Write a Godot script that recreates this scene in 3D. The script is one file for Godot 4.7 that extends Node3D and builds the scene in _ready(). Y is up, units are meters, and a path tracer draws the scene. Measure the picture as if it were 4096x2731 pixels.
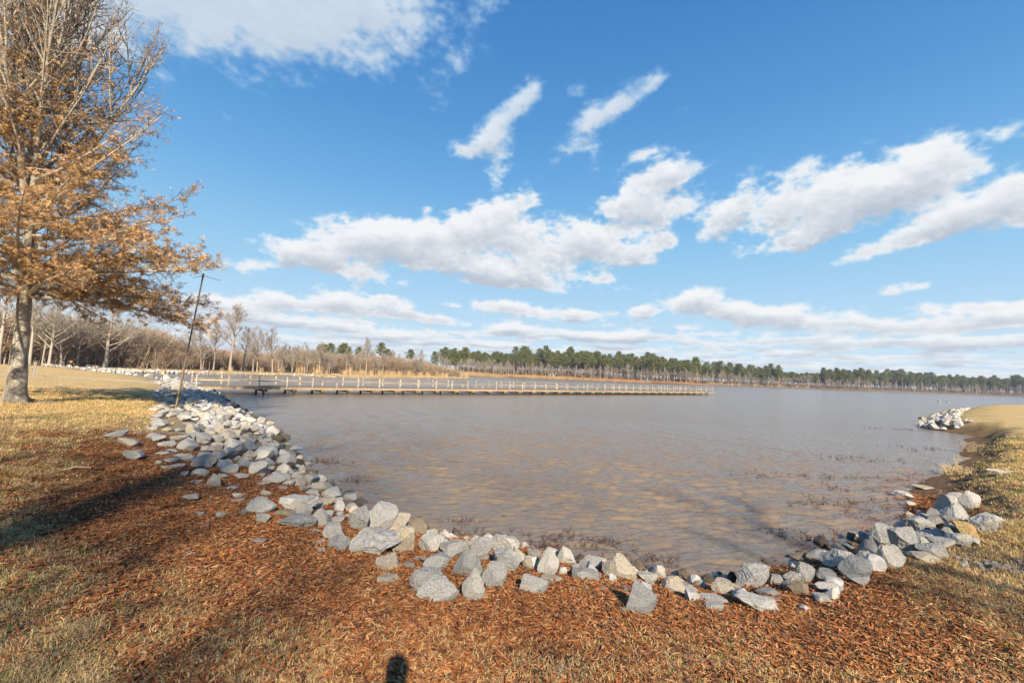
extends Node3D
# A lake in winter seen from its bank: lawn with fallen leaves, riprap shore, a long wooden pier, woods beyond.
# x to the right, z towards the viewer, y up; the lake's surface is y = 0. Metres.

class MeshMaker:
	var v := PackedVector3Array()
	var n := PackedVector3Array()
	var c := PackedColorArray()
	var ix := PackedInt32Array()
	var col := Color.WHITE

	func tri(a: Vector3, b: Vector3, d: Vector3) -> void:
		var k := v.size()
		var nn := (d - a).cross(b - a).normalized()
		v.append(a); v.append(b); v.append(d)
		for i in 3:
			n.append(nn); c.append(col); ix.append(k + i)

	func quad(a: Vector3, b: Vector3, d: Vector3, e: Vector3) -> void:
		var k := v.size()
		var nn := (d - a).cross(b - a).normalized()
		v.append(a); v.append(b); v.append(d); v.append(e)
		for i in 4:
			n.append(nn); c.append(col)
		ix.append(k); ix.append(k + 1); ix.append(k + 2); ix.append(k); ix.append(k + 2); ix.append(k + 3)

	func box(t: Transform3D, s: Vector3) -> void:
		var p := PackedVector3Array()
		for i in 8:
			p.append(t * Vector3((float(i & 1) - 0.5) * s.x, (float((i >> 1) & 1) - 0.5) * s.y, (float((i >> 2) & 1) - 0.5) * s.z))
		quad(p[0], p[2], p[3], p[1])
		quad(p[5], p[7], p[6], p[4])
		quad(p[4], p[6], p[2], p[0])
		quad(p[1], p[3], p[7], p[5])
		quad(p[2], p[6], p[7], p[3])
		quad(p[4], p[0], p[1], p[5])

	# a beam between two points, w wide and h high
	func beam(a: Vector3, b: Vector3, w: float, h: float) -> void:
		var z := (b - a).normalized()
		var x := Vector3.UP.cross(z)
		x = Vector3.RIGHT if x.length() < 0.01 else x.normalized()
		box(Transform3D(Basis(x, z.cross(x), z), (a + b) * 0.5), Vector3(w, h, a.distance_to(b)))

	func tube(p: PackedVector3Array, r: PackedFloat32Array, s: int, cap := false) -> void:
		var k0 := v.size()
		var last := p.size() - 1
		var t := (p[1] - p[0]).normalized()
		var u := t.cross(Vector3.UP if absf(t.y) < 0.9 else Vector3.RIGHT).normalized()
		for i in p.size():
			if i > 0:
				t = (p[mini(i + 1, last)] - p[i - 1]).normalized()
				u = (u - t * u.dot(t)).normalized()
			var w := t.cross(u)
			for k in s:
				var a := TAU * k / s
				var d := u * cos(a) + w * sin(a)
				v.append(p[i] + d * r[i]); n.append(d); c.append(col)
		for i in last:
			for k in s:
				var a := k0 + i * s + k
				var b := k0 + i * s + (k + 1) % s
				ix.append(a); ix.append(a + s); ix.append(b + s); ix.append(a); ix.append(b + s); ix.append(b)
		if cap:
			var k1 := v.size()
			v.append(p[last]); n.append(t); c.append(col)
			for k in s:
				ix.append(k0 + last * s + k); ix.append(k1); ix.append(k0 + last * s + (k + 1) % s)

	func rod(a: Vector3, b: Vector3, ra: float, rb: float, s := 6, cap := true) -> void:
		tube(PackedVector3Array([a, b]), PackedFloat32Array([ra, rb]), s, cap)

	func mesh() -> ArrayMesh:
		var a := []
		a.resize(Mesh.ARRAY_MAX)
		a[Mesh.ARRAY_VERTEX] = v
		a[Mesh.ARRAY_NORMAL] = n
		a[Mesh.ARRAY_COLOR] = c
		a[Mesh.ARRAY_INDEX] = ix
		var m := ArrayMesh.new()
		m.add_surface_from_arrays(Mesh.PRIMITIVE_TRIANGLES, a)
		return m

var rng := RandomNumberGenerator.new()
var n1 := FastNoiseLite.new()
var n2 := FastNoiseLite.new()
var n3 := FastNoiseLite.new()
var shore_a: PackedVector2Array
var shore_b: PackedVector2Array
var land_a: PackedVector2Array
var land_b: PackedVector2Array
var curve_a := Curve2D.new()
var curve_b := Curve2D.new()
var used := {}
const SUN_TO := Vector3(0.1806, 0.5075, 0.8425)   # towards the sun: low in the south, behind the viewer's right shoulder

func rf(a: float, b: float) -> float:
	return rng.randf_range(a, b)

func ss(a: float, b: float, x: float) -> float:
	return smoothstep(a, b, x)

func numbered(called: String) -> String:
	var k: int = used.get(called, 0)
	used[called] = k + 1
	return called if k == 0 else "%s_%03d" % [called, k]

func thing(called: String, label: String, category: String, at := Vector3.ZERO, group := "") -> Node3D:
	var o := Node3D.new()
	o.name = numbered(called)
	add_child(o)
	o.position = at
	o.set_meta("label", label)
	o.set_meta("category", category)
	if group:
		o.set_meta("group", group)
	return o

func obj(called: String, m: Mesh, mat: Material, parent: Node = self) -> MeshInstance3D:
	var o := MeshInstance3D.new()
	o.name = numbered(called) if parent == self else called
	o.mesh = m
	o.material_override = mat
	parent.add_child(o, true)
	return o

func tag(o: Node3D, label: String, category: String, group := "", kind := "") -> Node3D:
	o.set_meta("label", label)
	o.set_meta("category", category)
	if group:
		o.set_meta("group", group)
	if kind:
		o.set_meta("kind", kind)
	return o

func structure(called: String, m: Mesh, mat: Material) -> MeshInstance3D:
	var o := obj(called, m, mat)
	o.set_meta("kind", "structure")
	return o

func scatter(called: String, m: Mesh, mat: Material, places: Array, tints: Array, label: String, category: String, parent: Node = self) -> MultiMeshInstance3D:
	var mm := MultiMesh.new()
	mm.transform_format = MultiMesh.TRANSFORM_3D
	mm.use_colors = true
	mm.mesh = m
	mm.instance_count = places.size()
	for i in places.size():
		mm.set_instance_transform(i, places[i])
		mm.set_instance_color(i, tints[i])
	var o := MultiMeshInstance3D.new()
	o.name = numbered(called) if parent == self else called
	o.multimesh = mm
	o.material_override = mat
	parent.add_child(o, true)
	o.set_meta("kind", "stuff")
	if parent == self:
		o.set_meta("label", label)
		o.set_meta("category", category)
	return o

func vary(c: Color, amount: float) -> Color:
	var k := 1.0 + rf(-amount, amount)
	return Color(c.r * k * (1.0 + rf(-amount, amount) * 0.25), c.g * k, c.b * k * (1.0 + rf(-amount, amount) * 0.25))

func noise_tex(seed_: int, freq: float, octaves: int, lo: float, hi: float, size := 512, kind := FastNoiseLite.TYPE_SIMPLEX_SMOOTH) -> NoiseTexture2D:
	var f := FastNoiseLite.new()
	f.seed = seed_
	f.noise_type = kind
	f.frequency = freq
	f.fractal_octaves = octaves
	f.fractal_type = FastNoiseLite.FRACTAL_FBM
	var t := NoiseTexture2D.new()
	t.width = size
	t.height = size
	t.seamless = true
	t.noise = f
	var g := Gradient.new()
	g.offsets = PackedFloat32Array([0.0, 1.0])
	g.colors = PackedColorArray([Color(lo, lo, lo), Color(hi, hi, hi)])
	t.color_ramp = g
	return t

func normal_tex(seed_: int, freq: float, octaves: int, strength: float, size := 512) -> NoiseTexture2D:
	var f := FastNoiseLite.new()
	f.seed = seed_
	f.noise_type = FastNoiseLite.TYPE_SIMPLEX_SMOOTH
	f.frequency = freq
	f.fractal_octaves = octaves
	var t := NoiseTexture2D.new()
	t.width = size
	t.height = size
	t.seamless = true
	t.as_normal_map = true
	t.bump_strength = strength
	t.noise = f
	return t

func mat(rough := 0.9, tex: Texture2D = null, scale := Vector3.ONE, world := false) -> StandardMaterial3D:
	var m := StandardMaterial3D.new()
	m.vertex_color_use_as_albedo = true
	m.roughness = rough
	m.metallic_specular = 0.3
	if tex:
		m.albedo_texture = tex
		m.uv1_triplanar = true
		m.uv1_world_triplanar = world
		m.uv1_scale = scale
	return m

# ---------------------------------------------------------------- the lie of the land
func shore_distance(x: float, z: float) -> float:
	var p := Vector2(x, z)
	var d := 1e9
	if z > -120.0:
		d = curve_a.get_closest_point(p).distance_to(p)
	if z < -60.0:
		d = minf(d, curve_b.get_closest_point(p).distance_to(p))
	var k := minf(d * 0.5, 0.4)   # three votes: a ray may graze a corner
	var votes := 0
	for o in [Vector2.ZERO, Vector2(k, k * 0.31), Vector2(-k * 0.43, k * 0.77)]:
		var q: Vector2 = p + o
		if Geometry2D.is_point_in_polygon(q, land_a) or (z < -60.0 and Geometry2D.is_point_in_polygon(q, land_b)):
			votes += 1
	var dry := votes > 1
	return d if dry else -d

func is_far_land(x: float, z: float) -> bool:
	return z < -91.7 and (x < 60.0 or z < -300.0)

func ground(x: float, z: float, d: float) -> float:
	if d < 0.0:
		return maxf(d * 0.30, -1.4)
	if is_far_land(x, z):
		if z < -400.0:
			var top := lerpf(6.5, 2.2, ss(60.0, 190.0, x)) if x < 230.0 else 2.0
			return minf(d * 0.11, top) + 0.2 * (1.0 - exp(-d / 3.0)) + n3.get_noise_2d(x * 0.3, z * 0.3) * 0.5 * ss(5.0, 30.0, d)
		return 0.55 * (1.0 - exp(-d / 2.0)) + minf(d, 60.0) * 0.004
	var front := 0.85 * (1.0 - exp(-d / 2.4))
	var left := 1.2 * (1.0 - exp(-d / 3.5))
	if z < -30.0:
		left = lerpf(left, 0.85 * (1.0 - exp(-d / 2.5)), ss(-30.0, -45.0, z))
	# the right bank is cut back by the water: a low foot, then a short scarp
	var cut := n2.get_noise_2d(x * 0.9, z * 0.9) * 0.5
	var right := 0.20 * minf(d, 1.0) + 0.34 * ss(0.6 + cut * 0.6, 1.7 + cut, d) + 0.75 * (1.0 - exp(-maxf(d - 1.0, 0.0) / 4.0))
	var wl := ss(-2.0, -7.0, x)
	var wr := ss(5.0, 8.0, x) * ss(-5.5, -8.0, z)
	var h := lerpf(lerpf(front, left, wl), right, wr)
	var bump := n1.get_noise_2d(x * 1.3, z * 1.3) * 0.03 + n1.get_noise_2d(x * 6.0 + 40.0, z * 6.0) * 0.012
	return h + bump * ss(0.2, 1.5, d)

func ground_at(x: float, z: float) -> float:
	return ground(x, z, shore_distance(x, z))

# how thickly fallen willow-oak leaves lie, 0 to 1
func litter(x: float, z: float, d: float) -> float:
	var k := n2.get_noise_2d(x * 0.55 + 7.0, z * 0.8) + 0.5 * n2.get_noise_2d(x * 2.1, z * 2.1 - 30.0)
	var wide := lerpf(4.8, 3.3, ss(-0.6, 1.9, x))
	var band := ss(wide, wide - 1.4, d + 0.9 * k) * ss(0.05, 0.4, d)
	var lawn := clampf(0.46 + 0.75 * k, 0.12, 0.85)
	var far := ss(-8.0, -13.5, z)
	lawn *= 1.0 - 0.85 * far
	band *= 1.0 - 0.75 * ss(-9.0, -15.0, z)
	# on the right the drift ends at a bare, worn strip
	var east := ss(3.4, 5.2, x + 0.5 * k + 0.35 * (z + 4.0))
	band *= 1.0 - 0.92 * east
	lawn *= 1.0 - 0.55 * east
	lawn = lerpf(lawn, clampf(lawn + 0.16, 0.0, 0.8), ss(0.6, 2.0, x) * ss(-5.5, -4.0, z))
	# leaves washed and blown along the foot of the right bank
	var foot := 0.95 * ss(1.5, 0.7, d + 0.5 * k) * ss(6.0, 7.5, x) * ss(-7.0, -8.5, z) * ss(-30.0, -20.0, z)
	return clampf(maxf(maxf(band, lawn), foot), 0.0, 1.0)

func lush(x: float, z: float, d: float) -> float:
	var k := n2.get_noise_2d(x * 0.45 - 60.0, z * 0.45)
	var g := 0.0
	if x > 5.0:
		g = 0.8 * ss(0.0, 0.5, k + 0.2) * ss(5.0, 1.5, d) * ss(7.0, 10.0, x - z * 0.1)
	else:
		g = ss(0.12, 0.5, k + 0.15) * ss(7.5, 4.0, d) * ss(2.2, 4.0, d) * ss(-2.0, -5.0, x) * 0.5
	return clampf(g, 0.0, 1.0)

func ground_color(x: float, z: float, d: float, h: float) -> Color:
	var straw := Color(0.58, 0.42, 0.195)
	var k := n2.get_noise_2d(x * 0.8, z * 0.8)
	var fine := n1.get_noise_2d(x * 9.0, z * 9.0)
	var c := straw * (1.0 + 0.16 * k + 0.14 * fine)
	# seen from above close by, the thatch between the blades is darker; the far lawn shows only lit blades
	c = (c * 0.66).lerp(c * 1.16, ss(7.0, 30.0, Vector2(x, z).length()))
	if d < 0.0:
		return Color(0.10, 0.065, 0.04)
	if is_far_land(x, z):
		if z < -400.0:
			var needles := Color(0.40, 0.20, 0.085).lerp(Color(0.44, 0.29, 0.12), ss(-20.0, 60.0, 40.0 - x * 0.3 + 60.0 * k))
			c = needles * (1.0 + 0.25 * k)
			if x > 240.0:
				c = Color(0.24, 0.17, 0.09) * (1.0 + 0.3 * k)
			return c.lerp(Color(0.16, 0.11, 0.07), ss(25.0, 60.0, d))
		c = Color(0.58, 0.42, 0.195) * (1.0 + 0.2 * k)
		c = c.lerp(Color(0.22, 0.20, 0.075), 0.6 * ss(0.15, 0.5, n2.get_noise_2d(x * 0.1, z * 0.3)))
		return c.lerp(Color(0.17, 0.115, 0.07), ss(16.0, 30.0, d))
	c = c.lerp(Color(0.20, 0.20, 0.055) * (1.0 + 0.3 * fine), lush(x, z, d) * 0.75)
	var l := litter(x, z, d)
	c = c.lerp(Color(0.13, 0.058, 0.028) * (1.0 + 0.3 * fine), clampf(l * 0.95, 0.0, 0.9))
	# bare earth: by the water, and on the worn right-hand strip
	var earth := ss(2.4, 0.4, d) * (1.0 if x > 5.0 else 0.55)
	if x > 4.0:
		earth = maxf(earth, ss(4.4, 5.4, x + 0.35 * (z + 4.0)) * ss(6.6, 5.6, x + 0.35 * (z + 4.0)) * ss(-0.35, 0.3, k) * ss(-9.0, -7.0, z))
	c = c.lerp(Color(0.17, 0.105, 0.06) * (1.0 + 0.35 * fine), clampf(earth, 0.0, 0.9))
	if x < -3.0 and z < -9.0:
		c = c.lerp(Color(0.36, 0.30, 0.22) * (1.0 + 0.3 * fine), 0.7 * ss(4.2, 2.6, d + 0.8 * k))
	return c

# ---------------------------------------------------------------- sky
# blobs of cloud: azimuth, elevation, half-width, half-height (degrees), turn, strength
func cloud_list() -> Array:
	return [
		[-39.1, 32.3, 9.9, 3.8, -2, 1.25],
		[-28.9, 35.9, 11.7, 4.0, -2, 1.25],
		[-19.2, 38.5, 5.5, 2.6, -2, 0.90],
		[-46.2, 28.4, 5.3, 4.1, -2, 1.00],
		[-50.3, 26.7, 4.3, 5.5, -2, 0.95],
		[-35.5, 39.2, 21.5, 5.1, -2, 1.20],
		[-10.2, 39.2, 2.3, 2.1, -2, 0.50],
		[-4.0, 40.6, 3.0, 1.2, -2, 0.55],
		[-17.6, 33.2, 1.5, 0.8, -2, 0.45],
		[-9.7, 33.3, 1.9, 2.4, -2, 0.40],
		[-8.5, 34.8, 1.0, 0.7, -2, 0.50],
		[-10.5, 31.0, 1.3, 1.5, -2, 0.40],
		[-33.1, 25.0, 1.4, 0.9, -2, 0.35],
		[-2.3, 29.9, 6.5, 1.6, 40, 0.85],
		[0.2, 32.2, 3.0, 1.1, 33, 0.70],
		[-4.8, 27.5, 3.6, 1.5, 13, 0.80],
		[-2.5, 26.4, 2.6, 1.2, -2, 0.60],
		[-2.9, 24.2, 1.8, 1.5, -2, 0.60],
		[9.1, 29.4, 4.5, 1.9, 38, 0.80],
		[12.8, 31.5, 4.7, 1.5, 23, 0.80],
		[16.7, 32.9, 2.7, 0.8, 23, 0.80],
		[9.5, 26.0, 1.1, 2.4, 8, 0.50],
		[7.3, 33.4, 1.6, 1.2, -2, 0.45],
		[20.0, 29.9, 1.8, 0.5, 18, 0.40],
		[15.7, 26.1, 2.3, 0.9, 18, 0.75],
		[17.8, 23.1, 4.4, 2.0, 10, 1.00],
		[18.4, 24.4, 3.2, 1.2, 20, 0.90],
		[13.0, 20.5, 3.4, 1.1, -2, 0.90],
		[17.3, 19.8, 3.2, 2.2, -2, 1.00],
		[18.8, 16.6, 1.7, 1.4, 38, 0.80],
		[-24.4, 13.1, 4.0, 1.7, 3, 0.90],
		[-17.5, 15.5, 6.5, 2.4, 6, 1.00],
		[-8.4, 16.6, 9.4, 2.7, 8, 1.00],
		[-1.9, 20.0, 4.8, 1.7, 26, 1.00],
		[4.4, 15.7, 8.9, 2.9, -2, 1.00],
		[10.7, 16.9, 4.0, 2.2, -12, 0.90],
		[15.0, 14.8, 2.4, 1.1, -2, 0.80],
		[-21.5, 11.6, 6.7, 1.2, -8, 0.95],
		[-5.1, 13.1, 13.3, 1.7, -6, 1.00],
		[-0.2, 11.3, 4.5, 0.7, -2, 0.80],
		[-31.2, 10.7, 3.1, 1.1, -2, 0.75],
		[11.4, 12.1, 1.8, 0.6, -2, 0.60],
		[34.3, 18.9, 9.4, 3.3, 4, 1.15],
		[41.6, 19.6, 5.0, 2.1, 18, 1.15],
		[32.5, 15.4, 4.1, 1.4, 8, 0.95],
		[26.7, 20.3, 2.9, 1.3, 38, 0.65],
		[24.6, 18.0, 2.1, 1.2, -2, 0.70],
		[45.1, 15.6, 4.9, 1.7, 16, 1.05],
		[48.4, 17.2, 2.2, 1.0, 23, 1.00],
		[40.4, 13.8, 4.5, 0.9, 12, 0.70],
		[48.7, 14.5, 2.9, 0.8, 12, 0.70],
		[40.5, 9.6, 1.9, 0.7, 6, 0.70],
		[-31.8, 6.1, 3.5, 1.1, -5, 0.90],
		[-27.6, 7.1, 3.8, 1.2, -2, 0.95],
		[-20.7, 7.8, 3.6, 1.4, -2, 1.05],
		[-15.0, 8.2, 3.0, 0.7, -2, 0.85],
		[-12.8, 6.7, 4.8, 0.7, -2, 0.85],
		[-30.1, 5.3, 4.3, 0.6, -2, 0.60],
		[-1.7, 8.4, 3.0, 1.0, -2, 1.05],
		[6.2, 7.9, 5.3, 0.8, -2, 1.00],
		[-8.0, 8.4, 1.2, 0.4, -2, 0.60],
		[15.7, 8.3, 2.6, 0.7, 3, 0.85],
		[21.7, 9.7, 3.2, 1.2, 10, 1.00],
		[27.7, 8.0, 8.0, 1.2, -6, 1.05],
		[35.7, 6.4, 7.9, 0.6, -6, 0.85],
		[45.7, 7.4, 3.9, 0.7, -7, 0.85],
		[46.6, 6.1, 3.3, 0.5, -2, 0.90],
		[1.0, 5.6, 3.8, 0.8, -2, 1.00],
		[-17.4, 4.6, 7.5, 0.7, -2, 0.80],
		[12.5, 5.3, 4.8, 0.6, -2, 0.80],
		[33.5, 4.7, 6.6, 0.5, -4, 0.80],
		[44.8, 4.4, 4.1, 0.4, -2, 0.80]
	]

func sky_color(el: float) -> Color:
	var e := PackedFloat32Array([0.0, 3.0, 8.0, 15.0, 22.0, 30.0, 40.0, 60.0, 90.0])
	var c := [Color8(222, 237, 246), Color8(208, 232, 248), Color8(182, 219, 246), Color8(147, 200, 240), Color8(115, 176, 229), Color8(90, 153, 215), Color8(72, 133, 200), Color8(58, 114, 186), Color8(52, 104, 176)]
	for i in 8:
		if el <= e[i + 1]:
			return (c[i] as Color).lerp(c[i + 1], (el - e[i]) / (e[i + 1] - e[i]))
	return c[8]

func sky_patch(img: Image, w: int, x0: int, x1: int, step: int) -> void:
	# rows from the horizon to the zenith, columns x0 to x1 of a panorama w wide, every step pixels
	var h := w / 2
	var nx := (x1 - x0) / step
	var ny := (h / 2) / step
	var dens := PackedFloat32Array()
	dens.resize(nx * ny)
	var deg := 360.0 / w * step
	var az0 := -180.0 + (x0 + 0.5 * step) * 360.0 / w
	for b in cloud_list():
		var reach: float = maxf(b[2], b[3]) * 2.0
		var iy0 := clampi(int((b[1] - reach) / deg), 0, ny)
		var iy1 := clampi(int((b[1] + reach) / deg) + 1, 0, ny)
		var ix0 := clampi(int((b[0] - reach - az0) / deg), 0, nx)
		var ix1 := clampi(int((b[0] + reach - az0) / deg) + 1, 0, nx)
		var ct := cos(deg_to_rad(b[4]))
		var st := sin(deg_to_rad(b[4]))
		for iy in range(iy0, iy1):
			var dy: float = iy * deg - b[1]
			for i in range(ix0, ix1):
				var dx: float = az0 + i * deg - b[0]
				var u: float = (dx * ct + dy * st) / b[2]
				var q: float = (-dx * st + dy * ct) / b[3]
				if q < 0.0:
					q *= 1.25   # flatter below
				var r := u * u + q * q
				if r < 3.5:
					var k: float = b[5] * exp(-r * 0.9)
					var at := iy * nx + i
					dens[at] = dens[at] + k * (1.0 - 0.55 * minf(dens[at], 1.0))
	var puff := FastNoiseLite.new()
	puff.seed = 11
	puff.noise_type = FastNoiseLite.TYPE_SIMPLEX_SMOOTH
	puff.frequency = 1.0
	puff.fractal_octaves = 6
	puff.fractal_gain = 0.55
	var deck := FastNoiseLite.new()
	deck.seed = 5
	deck.noise_type = FastNoiseLite.TYPE_SIMPLEX_SMOOTH
	deck.frequency = 1.0
	deck.fractal_octaves = 4
	var f := PackedFloat32Array()
	f.resize(nx * ny)
	for iy in ny:
		var el := (iy + 0.5) * deg
		var se := sin(deg_to_rad(el))
		var ce := cos(deg_to_rad(el))
		var far := ce / (se + 0.035)
		var low := ss(9.0, 2.5, el)
		for i in nx:
			var az := deg_to_rad(az0 + i * deg)
			var sx := sin(az)
			var cz := cos(az)
			var at := iy * nx + i
			# the deck of small clouds, seen foreshortened towards the horizon
			var q := dens[at]
			var big := 0.0
			if el < 9.0:
				big = deck.get_noise_3d(sx * far * 0.75, cz * far * 0.75, 3.0)
				q += low * (big * 1.6 + 0.80) * ss(0.0, 1.2, el + 0.6)
			elif el > 9.0:
				# drifting fair-weather clouds all round, most of them outside the picture
				var away := ss(54.0, 66.0, absf(rad_to_deg(az))) + ss(44.0, 52.0, el)
				if away > 0.0:
					q += clampf(away, 0.0, 1.0) * (deck.get_noise_3d(sx * far * 0.9, cz * far * 0.9, 9.0) * 2.2 - 0.25)
			if q > -0.1:
				var s := 13.0
				var nz := puff.get_noise_3d(sx * ce * s, se * s * 1.7, cz * ce * s)
				var nf := puff.get_noise_3d(sx * ce * 42.0 + 9.0, se * 70.0, cz * ce * 42.0)
				q += (nz * 0.66 + nf * 0.30) * ss(-0.12, 0.35, q)
			f[at] = q
	for iy in ny:
		var el := (iy + 0.5) * deg
		var base := sky_color(el)
		var reach := lerpf(0.7, 1.6, ss(3.0, 14.0, el))
		var up := clampi(iy + int(reach / deg), 0, ny - 1)
		var dn := clampi(iy - int(reach * 0.8 / deg), 0, ny - 1)
		var soft := 0.55 + 0.45 * ss(22.0, 30.0, el)
		for i in nx:
			var q := f[iy * nx + i]
			var a := ss(0.22, 0.22 + soft, q)
			var c := base
			if a > 0.003:
				var over := f[up * nx + i]
				var under := f[dn * nx + i]
				# thick cloud above and thin below is an underside; the reverse a sunlit top
				var shade := clampf(0.42 + (over - under) * 0.5, 0.0, 1.0) * ss(0.45, 1.1, maxf(q, over))
				var white := Color(0.975, 0.975, 0.98)
				var grey := Color(0.735, 0.765, 0.815)
				var cc := white.lerp(grey, shade * 0.95)
				cc = cc.lerp(white, 0.55 * ss(24.0, 30.0, el)).lerp(base, 0.22 * ss(8.0, 0.0, el))
				c = base.lerp(cc, a * (0.96 - 0.18 * ss(26.0, 32.0, el)))
			var y := h / 2 - 1 - iy * step
			var xx := (x0 + i * step + w / 2) % w   # the panorama's first column looks along -z
			if step == 1:
				img.set_pixel(xx, y, c)
			else:
				img.fill_rect(Rect2i(xx, y - step + 1, step, step), c)

func make_sky() -> Sky:
	var w := 4096
	var img := Image.create_empty(w, w / 2, false, Image.FORMAT_RGB8)
	img.fill(Color(0.62, 0.56, 0.47))   # below the horizon: never seen
	sky_patch(img, w, 0, 1408, 4)
	sky_patch(img, w, 2688, 4096, 4)
	sky_patch(img, w, 1408, 2688, 1)
	var m := PanoramaSkyMaterial.new()
	m.panorama = ImageTexture.create_from_image(img)
	var s := Sky.new()
	s.sky_material = m
	return s

# ---------------------------------------------------------------- ground and water
func polar_grid(r0: float, rates: Array, angles: PackedFloat32Array, height: Callable, mm: MeshMaker) -> void:
	# rings round the viewer's feet, closer together near by; angles from straight ahead, clockwise
	var radii := PackedFloat32Array([r0])
	for s in rates:
		while radii[radii.size() - 1] < s[0]:
			radii.append(radii[radii.size() - 1] * s[1])
	var na := angles.size()
	var sn := PackedFloat32Array()
	var cs := PackedFloat32Array()
	for a in angles:
		sn.append(sin(deg_to_rad(a)))
		cs.append(-cos(deg_to_rad(a)))
	var k0 := mm.v.size()
	for r in radii:
		for i in na:
			height.call(r * sn[i], r * cs[i], r, mm)
	for j in radii.size() - 1:
		for i in na - 1:
			var a := k0 + j * na + i
			mm.ix.append(a); mm.ix.append(a + na); mm.ix.append(a + na + 1)
			mm.ix.append(a); mm.ix.append(a + na + 1); mm.ix.append(a + 1)

func smooth_normals(mm: MeshMaker) -> void:
	var nn := PackedVector3Array()
	nn.resize(mm.v.size())
	for t in mm.ix.size() / 3:
		var a := mm.ix[t * 3]
		var b := mm.ix[t * 3 + 1]
		var d := mm.ix[t * 3 + 2]
		var f := (mm.v[d] - mm.v[a]).cross(mm.v[b] - mm.v[a])
		nn[a] += f; nn[b] += f; nn[d] += f
	for i in nn.size():
		nn[i] = nn[i].normalized()
	mm.n = nn

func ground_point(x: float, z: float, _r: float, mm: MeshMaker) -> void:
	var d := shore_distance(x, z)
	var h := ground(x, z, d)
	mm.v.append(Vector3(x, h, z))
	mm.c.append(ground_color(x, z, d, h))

func build_ground() -> void:
	var mm := MeshMaker.new()
	var a := PackedFloat32Array()
	var t := -180.0
	while t < 180.01:
		a.append(t)
		t += 0.32 if absf(t + 0.1) < 55.0 else 5.0
	a[a.size() - 1] = 180.0
	polar_grid(0.5, [[14.0, 1.014], [120.0, 1.02], [3200.0, 1.035]], a, ground_point, mm)
	# the middle, under the viewer's feet
	var k := mm.v.size()
	ground_point(0.0, 0.0, 0.0, mm)
	for i in a.size() - 1:
		mm.ix.append(k); mm.ix.append(i); mm.ix.append(i + 1)
	smooth_normals(mm)
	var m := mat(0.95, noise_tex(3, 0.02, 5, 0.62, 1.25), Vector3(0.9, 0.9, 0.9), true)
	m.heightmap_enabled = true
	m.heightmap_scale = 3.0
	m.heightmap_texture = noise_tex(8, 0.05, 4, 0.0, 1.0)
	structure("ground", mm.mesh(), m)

var wave_k: Array = []
var ridge := FastNoiseLite.new()
func wave_point(x: float, z: float, r: float, mm: MeshMaker) -> void:
	var h := 0.0
	var gx := 0.0
	var gz := 0.0
	if r < 75.0:
		var gust := 0.9 + 0.22 * n2.get_noise_2d(x * 0.15, z * 0.3)
		# calmer in the lee of the near bank
		gust *= 0.45 + 0.55 * ss(6.5, 11.0, r)
		# short-crested wind ripples with sharp tops
		var rip := 0.008 * gust * (1.0 - ss(10.0, 34.0, r))
		if rip > 0.0:
			var e := 0.04
			var a0 := ridge.get_noise_2d(x * 0.8, z * 2.1)
			h += rip * a0
			gx += rip * (ridge.get_noise_2d((x + e) * 0.8, z * 2.1) - a0) / e
			gz += rip * (ridge.get_noise_2d(x * 0.8, (z + e) * 2.1) - a0) / e
		for w in wave_k:
			var fade: float = w[5] * (1.0 - ss(w[4] * 32.0, w[4] * 90.0, r)) * gust
			if fade > 0.0:
				var p: float = w[0] * x + w[1] * z + w[2]
				var s := sin(p)
				h += fade * w[3] * s
				var g: float = fade * w[3] * cos(p)
				gx += g * w[0]
				gz += g * w[1]
	mm.v.append(Vector3(x, h, z))
	mm.n.append(Vector3(-gx, 1.0, -gz).normalized())
	mm.c.append(Color.WHITE)

func build_water() -> void:
	ridge.seed = 77
	ridge.noise_type = FastNoiseLite.TYPE_SIMPLEX_SMOOTH
	ridge.fractal_type = FastNoiseLite.FRACTAL_RIDGED
	ridge.fractal_octaves = 2
	ridge.frequency = 1.0
	for i in 30:
		var l := 0.14 * pow(1.046, i)
		var dir := deg_to_rad((rf(-30.0, 30.0) if l < 0.45 else rf(-16.0, 16.0)) + 5.0)
		var k := TAU / l
		wave_k.append([k * sin(dir), k * cos(dir), rf(0.0, TAU), l * (0.024 if l < 0.34 else 0.014), l, 1.0 if l < 1.3 else 0.75])
	var mm := MeshMaker.new()
	var a := PackedFloat32Array()
	var t := -60.0
	while t < 60.01:
		a.append(t)
		t += 0.22
	polar_grid(4.6, [[30.0, 1.0052], [75.0, 1.018], [2600.0, 1.12]], a, wave_point, mm)
	var m := StandardMaterial3D.new()
	m.albedo_color = Color(0.175, 0.136, 0.098).linear_to_srgb()
	m.roughness = 0.17
	m.metallic_specular = 0.5
	m.normal_enabled = true
	m.normal_texture = normal_tex(21, 0.02, 5, 9.0)
	m.normal_scale = 0.9
	m.uv1_triplanar = true
	m.uv1_world_triplanar = true
	m.uv1_scale = Vector3(0.22, 0.22, 0.62)
	structure("lake_water", mm.mesh(), m)

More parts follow.
